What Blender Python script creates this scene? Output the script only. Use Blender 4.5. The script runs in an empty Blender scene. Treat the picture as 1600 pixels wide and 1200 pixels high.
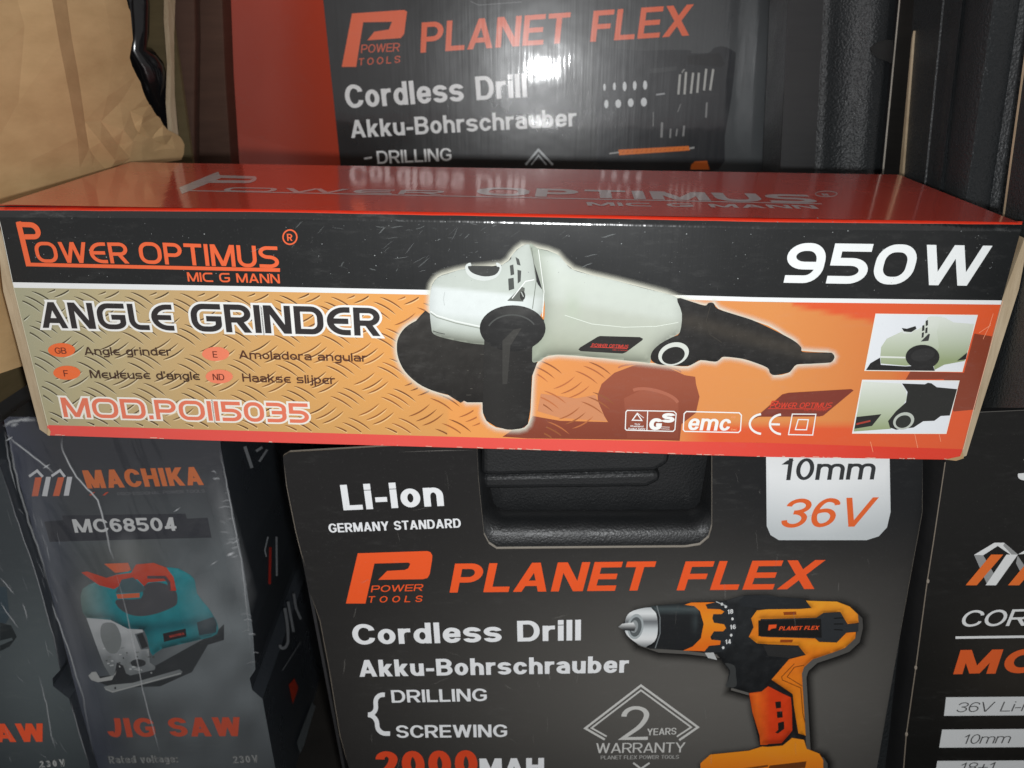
import bpy, math, random
from mathutils import Vector, noise as mn
from mathutils.geometry import delaunay_2d_cdt

random.seed(7)
rj = random.Random(3)
sc = bpy.context.scene
COL = sc.collection

# ------------------------------------------------------------------ camera, world, lamp, exposure
EYE = 0.445                                   # height of the lens above the floor the cartons stand on
FPX, PITCH = 1329.0, math.radians(22.5)       # focal length in photo pixels (1600 wide), downward tilt
CP, SP = math.cos(PITCH), math.sin(PITCH)
cam_d = bpy.data.cameras.new("camera")
cam = bpy.data.objects.new("camera", cam_d)
COL.objects.link(cam)
cam.location = (0, 0, EYE)
cam.rotation_euler = (math.radians(90) - PITCH, 0, 0)
cam_d.sensor_width = 36.0
cam_d.lens = FPX / 1600 * 36.0
cam_d.clip_start, cam_d.clip_end = 0.01, 50
cam_d.dof.use_dof = True
cam_d.dof.focus_distance = 0.37
cam_d.dof.aperture_fstop = 15.0
sc.camera = cam

world = bpy.data.worlds.new("World")
sc.world = world
world.use_nodes = True
bg = world.node_tree.nodes["Background"]
bg.inputs[0].default_value = (1.0, 0.975, 0.965, 1)
bg.inputs[1].default_value = 0.43

ld = bpy.data.lights.new("phone_flash", 'AREA')
ld.shape = 'SQUARE'
ld.size = 0.016
ld.energy = 1.16
ld.color = (0.97, 0.99, 1.0)
flash = bpy.data.objects.new("phone_flash", ld)
COL.objects.link(flash)
flash.location = (0.018, -0.004, EYE - 0.026)
flash.rotation_euler = (math.radians(90) - PITCH * 0.75, 0, 0)

sc.view_settings.view_transform = 'Standard'
sc.view_settings.look = 'None'
sc.view_settings.exposure = 0.0
sc.view_settings.gamma = 1.0
sc.view_settings.use_curve_mapping = False
sc.cycles.max_bounces = 6
sc.cycles.use_denoising = True

# ------------------------------------------------------------------ small maths
def ray(x, y):
    u, v = (x - 800) / FPX, (y - 600) / FPX
    return Vector((u, CP - v * SP, -(SP + v * CP)))

def project(P):
    d = P - Vector((0, 0, EYE))
    zc = d.y * CP - d.z * SP
    return (800 + FPX * d.x / zc, 600 + FPX * (-d.y * SP - d.z * CP) / zc)

class Face:
    """A flat side of a carton: a real plane in the scene."""
    def __init__(s, P0, n):
        s.P0, s.n = Vector(P0), Vector(n).normalized()
    def px(s, x, y, off=0.0):
        o = Vector((0, 0, EYE))
        d = ray(x, y)
        t = ((s.P0 + s.n * off) - o).dot(s.n) / d.dot(s.n)
        return o + d * t
    @staticmethod
    def upright(x, y, Y, yaw=0.0, lean=0.0):
        """plane through the point seen at x, y that stands Y metres ahead; yaw > 0: right end nearer; lean > 0: top leans back"""
        d = ray(x, y)
        P0 = Vector((0, 0, EYE)) + d * (Y / d.y)
        a, b = math.radians(yaw), math.radians(lean)
        return Face(P0, (-math.sin(a) * math.cos(b), -math.cos(a) * math.cos(b), math.sin(b)))

LAY = 0.00008

def lin(c):
    c = c / 255.0
    return c / 12.92 if c <= 0.04045 else ((c + 0.055) / 1.055) ** 2.4

def C(r, g, b, k=1.0, a=1.0):
    return (min(lin(r) * k, .9), min(lin(g) * k, .9), min(lin(b) * k, .9), a)

def mixc(a, b, t):
    t = max(0, min(1, t))
    return tuple(p + (q - p) * t for p, q in zip(a, b))

def ramp(stops, x):
    if x <= stops[0][0]: return stops[0][1]
    for (x0, c0), (x1, c1) in zip(stops, stops[1:]):
        if x <= x1: return mixc(c0, c1, (x - x0) / (x1 - x0))
    return stops[-1][1]

def Z(ox, oy, *pts):
    """points measured on a fourfold enlargement whose corner is ox, oy"""
    return [(ox + a / 4, oy + b / 4) for a, b in pts]

def ell(cx, cy, rx, ry, n=28, rot=0, a0=0, a1=360):
    out, r = [], math.radians(rot)
    m = n if a1 - a0 >= 360 else n + 1
    for i in range(m):
        t = math.radians(a0 + (a1 - a0) * i / n)
        x, y = rx * math.cos(t), ry * math.sin(t)
        out.append((cx + x * math.cos(r) - y * math.sin(r), cy + x * math.sin(r) + y * math.cos(r)))
    return out

def smooth(pts, n=4):
    """closed Catmull-Rom through pts"""
    out, N = [], len(pts)
    for i in range(N):
        p0, p1, p2, p3 = pts[i - 1], pts[i], pts[(i + 1) % N], pts[(i + 2) % N]
        for k in range(n):
            t = k / n
            out.append(tuple(.5 * (2 * b + (c - a) * t + (2 * a - 5 * b + 4 * c - d) * t * t + (3 * b - a - 3 * c + d) * t ** 3)
                             for a, b, c, d in zip(p0, p1, p2, p3)))
    return out

def inside(p, poly):
    x, y, r = p[0], p[1], False
    for (x0, y0), (x1, y1) in zip(poly, poly[1:] + poly[:1]):
        if (y0 > y) != (y1 > y) and x < (x1 - x0) * (y - y0) / (y1 - y0) + x0: r = not r
    return r

def moulded(col, outline, w=6.0, lift=.5, drop=.55, grain=.08):
    """ink of a printed photograph: rounded forms, lighter towards their upper edge, with uneven tone"""
    segs = list(zip(outline, outline[1:] + outline[:1]))
    def f(x, y):
        c = col(x, y) if callable(col) else col
        best, by = 1e9, 0
        for (x0, y0), (x1, y1) in segs:
            dx, dy = x1 - x0, y1 - y0
            L2 = dx * dx + dy * dy
            t = 0 if L2 == 0 else max(0, min(1, ((x - x0) * dx + (y - y0) * dy) / L2))
            qx, qy = x0 + dx * t - x, y0 + dy * t - y
            d = math.hypot(qx, qy)
            if d < best: best, by, bx = d, (qy / d if d > 1e-6 else 0), qx
        e = math.exp(-(best / w) ** 1.5)
        k = e * (lift * max(0, -by) - drop * max(0, by) - .18)
        k += grain * mn.noise(Vector((x * .09, y * .09, 4))) + grain * .6 * mn.noise(Vector((x * .4, y * .4, 9)))
        return tuple(max(0, min(.9, v * (1 + k) + max(0, k) * .02)) for v in c[:3]) + (1,)
    return f

# ------------------------------------------------------------------ stroke lettering
KAP = .5523
def rp(pts, r=9.0, closed=False, n=7):
    """polyline with rounded corners; a point may carry its own radius"""
    P = [(p[0], p[1]) for p in pts]
    Rr = [p[2] if len(p) > 2 else r for p in pts]
    N, out = len(P), []
    for i in range(N):
        if not closed and i in (0, N - 1):
            out.append(P[i]); continue
        a, b, c = P[i - 1], P[i], P[(i + 1) % N]
        la, lc = math.hypot(a[0] - b[0], a[1] - b[1]), math.hypot(c[0] - b[0], c[1] - b[1])
        fa = 1 if (not closed and i == 1) else .5
        fc = 1 if (not closed and i == N - 2) else .5
        da, dc = min(Rr[i], la * fa), min(Rr[i], lc * fc)
        if Rr[i] <= 1e-6 or la < 1e-9 or lc < 1e-9:
            out.append(b); continue
        s = (b[0] + (a[0] - b[0]) * da / la, b[1] + (a[1] - b[1]) * da / la)
        e = (b[0] + (c[0] - b[0]) * dc / lc, b[1] + (c[1] - b[1]) * dc / lc)
        s2 = (s[0] + (b[0] - s[0]) * KAP, s[1] + (b[1] - s[1]) * KAP)
        e2 = (e[0] + (b[0] - e[0]) * KAP, e[1] + (b[1] - e[1]) * KAP)
        for k in range(n + 1):
            t = k / n
            q = tuple((1 - t) ** 3 * s[j] + 3 * (1 - t) ** 2 * t * s2[j] + 3 * (1 - t) * t * t * e2[j] + t ** 3 * e[j] for j in (0, 1))
            if not out or math.hypot(q[0] - out[-1][0], q[1] - out[-1][1]) > 1e-4: out.append(q)
    while closed and len(out) > 3 and math.hypot(out[0][0] - out[-1][0], out[0][1] - out[-1][1]) < 1e-4: out.pop()
    return out

NARROW = {'I': .0, 'l': .0, 'i': .0, '.': .0, "'": .0, ':': .0, ' ': .34, '-': .36, 'r': .42, 't': .40, 'f': .40, 'j': .28, '1': .42, 'J': .60,
          'M': .92, 'W': 1.08, 'm': .98, 'w': .9, 'E': .66, 'F': .62, 'L': .60, 'T': .68, 'O': .80, 'G': .80, 'C': .76, 'D': .76, 'A': .80, 'V': .78,
          'N': .76, 'H': .74, 'K': .76, 'X': .78, 'Y': .78, 'U': .74, 'S': .70, 'R': .74, 'P': .70, 'B': .72, '0': .62, '+': .6}
def gwidth(ch, h, st):
    if ch in 'Il.:\'i': return 2 * h
    w = NARROW.get(ch)
    if w is None:
        w = .60 if (ch.islower() or ch.isdigit()) else .72
    if st == 'tech' and ch in 'OCGDS0935': w *= 1.08
    return w

def glyph(ch, W, h, st, asp=1.0):
    """strokes of one letter: ('s' open | 'c' closed, points) or ('d', x0, y0, x1, y1) a bar with level ends"""
    v = h * asp                                   # level strokes are a little thinner than upright ones
    L, R, B, T, tech = h, W - h, v, 1 - v, st == 'tech'
    r = .33 if tech else 9
    xh = .74
    X = xh - v
    def s(*p, r=r): return ('s', rp(list(p), r))
    def c(x0, y0, x1, y1): return ('c', rp([(x0, y0), (x1, y0), (x1, y1), (x0, y1)], r, True))
    def d(x0, y0, x1, y1): return ('d', x0, y0, x1, y1)
    def hx(dx, dy): return h * math.hypot(dx, dy) / abs(dy)
    k = hx(W * .42, 1)
    if ch in 'O0Q': return [c(L, B, R, T)]
    if ch == 'A': return [d(k, 0, W / 2, 1), d(W - k, 0, W / 2, 1), s((W * .22, .27 + h * .2), (W * .78, .27 + h * .2))]
    if ch == 'V': return [d(k, 1, W / 2, 0), d(W - k, 1, W / 2, 0)]
    if ch == 'W':
        k2 = hx(W * .22, 1)
        return [d(k2, 1, W * .28, 0), d(W * .5, 1, W * .28, 0), d(W * .5, 1, W * .72, 0), d(W - k2, 1, W * .72, 0)]
    if ch == 'M': return [s((L, 0), (L, 1)), s((R, 0), (R, 1)), d(L + h * .3, 1, W / 2, 0.02), d(R - h * .3, 1, W / 2, .02)]
    if ch == 'N': return [s((L, 0), (L, 1)), s((R, 0), (R, 1)), d(L + h * .25, 1, R - h * .25, 0)]
    if ch == 'X': return [d(k, 0, W - k, 1), d(W - k, 0, k, 1)]
    if ch == 'Y': return [d(k, 1, W / 2, .4), d(W - k, 1, W / 2, .4), s((W / 2, 0), (W / 2, .48))]
    if ch == 'Z': return [s((0, T), (W, T)), s((0, B), (W, B)), d(W - k, 1 - h, k, h)]
    if ch == 'K': return [s((L, 0), (L, 1)), d(L + h * .4, .36, W - k, 1), d(W * .42, .6, W - k, 0)]
    if ch == 'E':
        if tech: return [s((W, T), (L, T, .5), (L, B, .5), (W, B)), s((L, .5), (W * .92, .5))]
        return [s((L, 0), (L, 1)), s((L, T), (W, T)), s((L, .5), (W * .93, .5)), s((L, B), (W, B))]
    if ch == 'F': return [s((L, 0), (L, 1)), s((L, T), (W, T)), s((L, .48), (W * .9, .48))]
    if ch == 'H': return [s((L, 0), (L, 1)), s((R, 0), (R, 1)), s((L, .52), (R, .52))]
    if ch == 'I': return [s((L, 0), (L, 1))]
    if ch == 'L': return [s((L, 1), (L, B, .3 if tech else 0), (W, B))]
    if ch == 'T': return [s((0, T), (W, T)), s((W / 2, 0), (W / 2, T))]
    if ch == 'C':
        if tech: return [s((W, T), (L, T), (L, B), (W, B))]
        return [s((R, .68), (R, T), (L, T), (L, B), (R, B), (R, .32))]
    if ch == 'G':
        if tech: return [s((W, T), (L, T), (L, B), (R, B), (R, .47, 0), (W * .5, .47))]
        return [s((R, .70), (R, T), (L, T), (L, B), (R, B), (R, .45, 0), (W * .55, .45))]
    if ch == 'D': return [('c', rp([(L, B, 0), (R, B), (R, T), (L, T, 0)], .4 if not tech else .3, True))]
    if ch == 'P': return [s((L, 0), (L, T, 0), (R, T, .28), (R, .44, .28), (L, .44))]
    if ch == 'R': return [s((L, 0), (L, T, 0), (R, T, .28), (R, .45, .28), (L, .45)), d(W * .5, .47, W - hx(W * .35, .47), 0)]
    if ch == 'B': return [('c', rp([(L, .52, 0), (R - .03, .52, .24), (R - .03, T, .24), (L, T, 0)], 0, True)), s((L, T), (L, B, 0), (R, B, .26), (R, .52, .26), (L, .52))]
    if ch == 'S':
        if tech: return [s((W * .97, T), (L, T), (L, .5), (R, .5), (R, B), (0, B))]
        return [s((R, .72), (R, T), (L, T), (L, .51), (R, .49), (R, B), (L, B), (L, .28))]
    if ch == 'U': return [s((L, 1), (L, B), (R, B), (R, 1), r=.3)]
    if ch == 'J': return [s((R, 1), (R, B), (L, B), (L, .32))]
    if ch == '1': return [s((W * .66, 0), (W * .66, 1)), d(W * .66, 1 - h * 1.0, hx(W * .4, .3), .72)]
    if ch == '2': return [s((L, .70), (L, T), (R, T), (R, .52, .3), (L * .9, B, 0), (W, B))]
    if ch == '3':
        if tech: return [s((0, T), (R, T), (R, .5, .1), (W * .25, .5)), s((W * .5, .5), (R, .5, .1), (R, B), (0, B))]
        return [s((L, .74), (L, T), (R, T), (R, .53), (W * .38, .53)), s((W * .38, .53), (R, .53), (R, B), (L, B), (L, .26))]
    if ch == '4': return [s((W * .7, 0), (W * .7, 1)), s((0, .26), (W, .26)), d(W * .7 - h * .2, 1, hx(W * .5, .75), .26 - h)]
    if ch == '5':
        if tech: return [s((W * .98, T), (L, T, 0), (L, .55, 0), (R, .55), (R, B), (0, B))]
        return [s((W * .94, T), (L, T, 0), (L, .56, 0), (R, .58), (R, B), (L, B), (L, .27))]
    if ch in '69':
        q = [(W * .95, T), (L, T), (L, B), (R, B), (R, .56), (L, .56)] if tech else [(R, .76), (R, T), (L, T), (L, B), (R, B), (R, .58), (L, .58), (L, .45)]
        if ch == '9': q = [(W - x, 1 - y) for x, y in q]
        return [s(*q)]
    if ch == '7': return [s((0, T), (W, T)), d(W - k, 1 - h, W * .4, 0)]
    if ch == '8': return [c(L + .02, .52, R - .02, T), c(L, B, R, .52)]
    if ch == 'a': return [s((L, xh * .74), (L, X), (R, X), (R, 0), r=.24), s((R, .42), (L, .42), (L, B), (R, B), r=.2)]
    if ch == 'b': return [s((L, 0), (L, 1)), c(L, B, R, X)]
    if ch == 'd': return [s((R, 0), (R, 1)), c(L, B, R, X)]
    if ch == 'p': return [s((L, -.26), (L, xh)), c(L, B, R, X)]
    if ch == 'q': return [s((R, -.26), (R, xh)), c(L, B, R, X)]
    if ch == 'g': return [s((R, xh), (R, -.26 + h), (L * .8, -.26 + h), r=.2), c(L, B, R, X)]
    if ch == 'o': return [c(L, B, R, X)]
    if ch == 'c': return [s((R, xh * .64), (R, X), (L, X), (L, B), (R, B), (R, xh * .36))]
    if ch == 'e':
        if tech: return [s((W, X), (L, X), (L, B), (W, B)), s((L, xh * .5), (W * .9, xh * .5))]
        return [s((L, xh * .5), (R, xh * .5, 0), (R, X), (L, X), (L, B), (R, B), (R, xh * .32))]
    if ch == 'f': return [s((W, T), (W * .4, T), (W * .4, 0), r=.2), s((0, X), (W, X))]
    if ch == 't': return [s((W * .4, .95), (W * .4, B), (W, B), r=.16), s((0, X), (W, X))]
    if ch == 'h': return [s((L, 0), (L, 1)), s((L, .3), (L, X), (R, X), (R, 0), r=.24)]
    if ch == 'n': return [s((L, 0), (L, xh)), s((L, .3), (L, X), (R, X), (R, 0), r=.24)]
    if ch == 'm': return [s((L, 0), (L, xh)), s((L, .3), (L, X), (W / 2, X), (W / 2, 0), r=.2), s((W / 2, .3), (W / 2, X), (R, X), (R, 0), r=.2)]
    if ch == 'u': return [s((R, 0), (R, xh)), s((L, xh), (L, B), (R, B), (R, .45), r=.24)]
    if ch == 'r': return [s((L, 0), (L, xh)), s((L, .3), (L, X), (W, X), r=.24)]
    if ch == 's':
        if tech: return [s((W * .95, X), (L, X), (L, xh / 2), (R, xh / 2), (R, B), (0, B), r=.12)]
        return [s((R, xh * .73), (R, X), (L, X), (L, xh * .51), (R, xh * .49), (R, B), (L, B), (L, xh * .27))]
    if ch == 'i': return [s((L, 0), (L, xh)), s((L, 1 - 2 * h), (L, 1))]
    if ch == 'l': return [s((L, 0), (L, 1))]
    if ch == 'j': return [s((R, xh), (R, -.26 + h), (0, -.26 + h), r=.15), s((R, 1 - 2 * h), (R, 1))]
    if ch == 'k': return [s((L, 0), (L, 1)), d(L + h * .4, .24, W - hx(W * .5, .5), xh), d(W * .42, .44, W - hx(W * .4, .45), 0)]
    if ch in 'vw':
        k2 = hx(W * .4, xh)
        if ch == 'v': return [d(k2, xh, W / 2, 0), d(W - k2, xh, W / 2, 0)]
        k2 = hx(W * .22, xh)
        return [d(k2, xh, W * .28, 0), d(W * .5, xh, W * .28, 0), d(W * .5, xh, W * .72, 0), d(W - k2, xh, W * .72, 0)]
    if ch == 'y': return [d(hx(W * .4, xh), xh, W / 2, 0), d(W - hx(W * .4, xh), xh, W * .3, -.26)]
    if ch == '-': return [s((0, .36), (W, .36))]
    if ch == '+': return [s((0, .45), (W, .45)), s((W / 2, .45 - W / 2), (W / 2, .45 + W / 2))]
    if ch == '.': return [s((L, 0), (L, 2 * h))]
    if ch == ':': return [s((L, 0), (L, 2 * h)), s((L, .5), (L, .5 + 2 * h))]
    if ch == "'": return [s((L, .7), (L, 1))]
    return []

def ribbon(pts, h, closed=False, ext=0.0):
    """left and right edges of a stroke of half width h"""
    N = len(pts)
    P = [Vector((p[0], p[1])) for p in pts]
    if not closed and ext:
        P[0] = P[0] + (P[0] - P[1]).normalized() * ext
        P[-1] = P[-1] + (P[-1] - P[-2]).normalized() * ext
    lo, hi = [], []
    for i in range(N):
        a = P[i] - P[i - 1] if (i or closed) else P[1] - P[0]
        b = P[(i + 1) % N] - P[i] if (i < N - 1 or closed) else P[-1] - P[-2]
        a, b = a.normalized(), b.normalized()
        na, nb = Vector((-a.y, a.x)), Vector((-b.y, b.x))
        m = na + nb
        m = m.normalized() if m.length > 1e-6 else na
        m = m * (h / max(.5, m.dot(na)))
        lo.append(P[i] - m); hi.append(P[i] + m)
    return lo, hi

def jit(pts, n=5, j=1.0):
    out_ = []
    for p, q in zip(pts, pts[1:]):
        for k in range(n): out_.append((p[0] + (q[0] - p[0]) * k / n + rj.uniform(-j, j), p[1] + (q[1] - p[1]) * k / n + rj.uniform(-j, j)))
    return out_ + [pts[-1]]

# ------------------------------------------------------------------ materials
def nodes(name):
    m = bpy.data.materials.new(name)
    m.use_nodes = True
    nt = m.node_tree
    return m, nt, nt.nodes["Principled BSDF"]

def N(nt, typ, **kw):
    n = nt.nodes.new(typ)
    for k, v in kw.items():
        if k.startswith('_'): setattr(n, k[1:], v)
        else: n.inputs[k.replace('__', ' ')].default_value = v
    return n

def coords(nt, scale=(1, 1, 1), rot=(0, 0, 0)):
    tc = nt.nodes.new("ShaderNodeTexCoord")
    mp = nt.nodes.new("ShaderNodeMapping")
    mp.inputs['Scale'].default_value = scale
    mp.inputs['Rotation'].default_value = rot
    nt.links.new(tc.outputs['Object'], mp.inputs[0])
    return mp.outputs[0]

def printed(name, rough=.30, flute=0.0, dust=.25, scratch=.5, coat=0.0, wrinkle=0.12, axis=(260, 260, 7), alpha=False, spec=.5, coat_rough=.06):
    """printed laminated card: ink colour from the mesh, faint flutes, dust and scuffs"""
    m, nt, bs = nodes(name)
    lk = nt.links.new
    at = N(nt, "ShaderNodeAttribute", _attribute_name="ink")
    # scuffs and dust lift the ink slightly
    n1 = N(nt, "ShaderNodeTexNoise", Scale=1.0, Detail=6.0, Roughness=.75)
    lk(coords(nt, (900, 900, 900)), n1.inputs['Vector'])
    r1 = N(nt, "ShaderNodeMapRange"); r1.inputs['From Min'].default_value = .61; r1.inputs['From Max'].default_value = .74
    lk(n1.outputs['Fac'], r1.inputs['Value'])
    n2 = N(nt, "ShaderNodeTexNoise", Scale=1.0, Detail=5.0, Roughness=.7)
    lk(coords(nt, (90, 90, 300), (0, math.radians(32), 0)), n2.inputs['Vector'])
    r2 = N(nt, "ShaderNodeMapRange"); r2.inputs['From Min'].default_value = .52; r2.inputs['From Max'].default_value = .78
    lk(n2.outputs['Fac'], r2.inputs['Value'])
    n3 = N(nt, "ShaderNodeTexNoise", Scale=24.0, Detail=3.0)
    lk(coords(nt), n3.inputs['Vector'])
    r3 = N(nt, "ShaderNodeMapRange"); r3.inputs['From Min'].default_value = .42; r3.inputs['From Max'].default_value = .7
    lk(n3.outputs['Fac'], r3.inputs['Value'])
    mu = N(nt, "ShaderNodeMath", _operation='MULTIPLY'); lk(r2.outputs[0], mu.inputs[0]); lk(r3.outputs[0], mu.inputs[1])
    mu2 = N(nt, "ShaderNodeMath", _operation='MULTIPLY'); lk(mu.outputs[0], mu2.inputs[0]); mu2.inputs[1].default_value = scratch * .30
    mu3 = N(nt, "ShaderNodeMath", _operation='MULTIPLY_ADD'); lk(r1.outputs[0], mu3.inputs[0]); mu3.inputs[1].default_value = dust * .5; lk(mu2.outputs[0], mu3.inputs[2])
    mx = N(nt, "ShaderNodeMix", _data_type='RGBA')
    lk(mu3.outputs[0], mx.inputs[0]); lk(at.outputs['Color'], mx.inputs[6]); mx.inputs[7].default_value = (.42, .42, .40, 1)
    lk(mx.outputs[2], bs.inputs['Base Color'])
    rr = N(nt, "ShaderNodeMath", _operation='MULTIPLY_ADD'); lk(n3.outputs['Fac'], rr.inputs[0]); rr.inputs[1].default_value = .22; rr.inputs[2].default_value = rough - .11
    lk(rr.outputs[0], bs.inputs['Roughness'])
    bs.inputs['Specular IOR Level'].default_value = spec
    if coat:
        bs.inputs['Coat Weight'].default_value = coat
        bs.inputs['Coat Roughness'].default_value = coat_rough
    # height: flutes of the corrugated board, soft dents, fine grain
    h = N(nt, "ShaderNodeTexNoise", Scale=38.0, Detail=2.0); lk(coords(nt), h.inputs['Vector'])
    hv = h.outputs['Fac']
    sc1 = N(nt, "ShaderNodeMath", _operation='MULTIPLY'); lk(hv, sc1.inputs[0]); sc1.inputs[1].default_value = wrinkle
    last = sc1.outputs[0]
    if flute:
        wv = N(nt, "ShaderNodeTexNoise", Scale=1.0, Detail=3.0, Roughness=.6)
        lk(coords(nt, axis), wv.inputs['Vector'])
        ma = N(nt, "ShaderNodeMath", _operation='MULTIPLY_ADD'); lk(wv.outputs['Fac'], ma.inputs[0]); ma.inputs[1].default_value = flute; lk(last, ma.inputs[2])
        last = ma.outputs[0]
    bp = N(nt, "ShaderNodeBump", Strength=1.0, Distance=.001)
    lk(last, bp.inputs['Height']); lk(bp.outputs[0], bs.inputs['Normal'])
    if coat: lk(bp.outputs[0], bs.inputs['Coat Normal'])
    if alpha:
        lk(at.outputs['Alpha'], bs.inputs['Alpha'])
    return m

def card(name, c1, c2, rough=.75, fibre=(30, 30, 260), bump=.25, spec=.25):
    m, nt, bs = nodes(name)
    lk = nt.links.new
    n1 = N(nt, "ShaderNodeTexNoise", Scale=1.0, Detail=6.0, Roughness=.65); lk(coords(nt, fibre), n1.inputs['Vector'])
    n2 = N(nt, "ShaderNodeTexNoise", Scale=14.0, Detail=4.0); lk(coords(nt), n2.inputs['Vector'])
    ad = N(nt, "ShaderNodeMath", _operation='MULTIPLY_ADD'); lk(n2.outputs['Fac'], ad.inputs[0]); ad.inputs[1].default_value = .9; 
    sb = N(nt, "ShaderNodeMath", _operation='MULTIPLY'); lk(n1.outputs['Fac'], sb.inputs[0]); sb.inputs[1].default_value = .6
    lk(sb.outputs[0], ad.inputs[2])
    mr = N(nt, "ShaderNodeMapRange"); mr.inputs['From Min'].default_value = .5; mr.inputs['From Max'].default_value = 1.0
    lk(ad.outputs[0], mr.inputs['Value'])
    mx = N(nt, "ShaderNodeMix", _data_type='RGBA'); lk(mr.outputs[0], mx.inputs[0]); mx.inputs[6].default_value = c1 + (1,); mx.inputs[7].default_value = c2 + (1,)
    lk(mx.outputs[2], bs.inputs['Base Color'])
    bs.inputs['Roughness'].default_value = rough
    bs.inputs['Specular IOR Level'].default_value = spec
    bp = N(nt, "ShaderNodeBump", Strength=bump, Distance=.0006); lk(ad.outputs[0], bp.inputs['Height']); lk(bp.outputs[0], bs.inputs['Normal'])
    return m

def plastic(name, base=(.014, .015, .016), rough=.36, grain=420, depth=.0006, strength=.8):
    m, nt, bs = nodes(name)
    lk = nt.links.new
    bs.inputs['Base Color'].default_value = base + (1,)
    v = N(nt, "ShaderNodeTexVoronoi", Scale=grain, _feature='SMOOTH_F1'); lk(coords(nt), v.inputs['Vector'])
    n = N(nt, "ShaderNodeTexNoise", Scale=grain * 1.7, Detail=4.0); lk(coords(nt), n.inputs['Vector'])
    ad = N(nt, "ShaderNodeMath", _operation='MULTIPLY_ADD'); lk(n.outputs['Fac'], ad.inputs[0]); ad.inputs[1].default_value = .7; lk(v.outputs['Distance'], ad.inputs[2])
    bp = N(nt, "ShaderNodeBump", Strength=strength, Distance=depth); lk(ad.outputs[0], bp.inputs['Height']); lk(bp.outputs[0], bs.inputs['Normal'])
    n2 = N(nt, "ShaderNodeTexNoise", Scale=60.0, Detail=4.0); lk(coords(nt), n2.inputs['Vector'])
    rr = N(nt, "ShaderNodeMath", _operation='MULTIPLY_ADD'); lk(n2.outputs['Fac'], rr.inputs[0]); rr.inputs[1].default_value = .25; rr.inputs[2].default_value = rough - .12
    lk(rr.outputs[0], bs.inputs['Roughness'])
    return m

INK = printed("laminated_print", rough=.34, flute=.05, dust=.35, scratch=.3, wrinkle=.10)
INK_GLOSS = printed("glossy_print", rough=.30, flute=.06, dust=.10, scratch=.12, wrinkle=.22, coat=1.0, axis=(330, 330, 9), coat_rough=.06)
INK_TOP = printed("glossy_top_print", rough=.25, flute=.045, dust=.45, scratch=.45, wrinkle=.05, coat=1.0, axis=(220, 5, 5), coat_rough=.09)
INK_MATT = printed("matt_print", rough=.38, flute=.0, dust=.26, scratch=.22, wrinkle=.25, spec=.32)
INK_WRAP = printed("hazy_print", rough=.40, flute=.0, dust=.30, scratch=.35, wrinkle=.3)
INK_FADE = printed("faded_print", rough=.34, dust=.0, scratch=.0, alpha=True)
KRAFT = card("kraft_board", (.46, .29, .135), (.68, .47, .24), fibre=(30, 30, 90), bump=.12)
KRAFT_EDGE = card("cut_board_edge", (.34, .25, .15), (.60, .49, .34), fibre=(600, 600, 60), bump=.5)
KRAFT_DARK = card("dark_brown_board", (.060, .030, .020), (.10, .052, .035))
CARD_DARK = card("black_card", (.016, .016, .017), (.03, .03, .031), rough=.5, bump=.1, spec=.4)
CARD_PALE = card("pale_cut_edge", (.42, .38, .32), (.60, .55, .48))
PLASTIC_DARK = plastic("dark_grained_plastic", base=(.014, .015, .016), rough=.40, grain=900, depth=.0003, strength=.5)
PLASTIC = plastic("grained_black_plastic", base=(.025, .028, .030), rough=.42, grain=760, depth=.0005, strength=.9)
PLASTIC_SMOOTH = plastic("smooth_black_plastic", rough=.3, grain=1200, depth=.0002, strength=.4)
GLOSS_BLACK = plastic("shiny_black_plastic", base=(.006, .006, .007), rough=.14, grain=150, depth=.0002, strength=.2)

# ------------------------------------------------------------------ objects
def tag(o, label, cat, group=None, kind=None):
    if label: o['label'] = label
    if cat: o['category'] = cat
    if group: o['group'] = group
    if kind: o['kind'] = kind
    return o

def thing(name, loc, label, cat, group=None):
    o = bpy.data.objects.new(name, None)
    o.empty_display_size = .02
    COL.objects.link(o)
    o.location = loc
    return tag(o, label, cat, group)

def world_loc(o):
    v = Vector((0, 0, 0))
    while o is not None:
        v += o.location
        o = o.parent
    return v

def mesh_obj(name, V, F, mats, parent=None, mi=None, cols=None, smooth_shade=False, bevel=0, segs=2):
    """V are world points; the mesh is stored relative to its thing's base"""
    base = world_loc(parent) if parent is not None else Vector((0, 0, 0))
    me = bpy.data.meshes.new(name)
    me.from_pydata([tuple(Vector(v) - base) for v in V], [], F)
    for m in (mats if isinstance(mats, (list, tuple)) else [mats]): me.materials.append(m)
    if mi:
        for p, i in zip(me.polygons, mi): p.material_index = i
    if cols:
        a = me.color_attributes.new("ink", 'FLOAT_COLOR', 'POINT')
        for i, c in enumerate(cols): a.data[i].color = c
    if smooth_shade:
        for p in me.polygons: p.use_smooth = True
    me.update()
    o = bpy.data.objects.new(name, me)
    COL.objects.link(o)
    if parent is not None: o.parent = parent
    if bevel:
        b = o.modifiers.new("bevel", 'BEVEL')
        b.width = bevel; b.segments = segs; b.limit_method = 'ANGLE'; b.angle_limit = math.radians(40)
    return o

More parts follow.
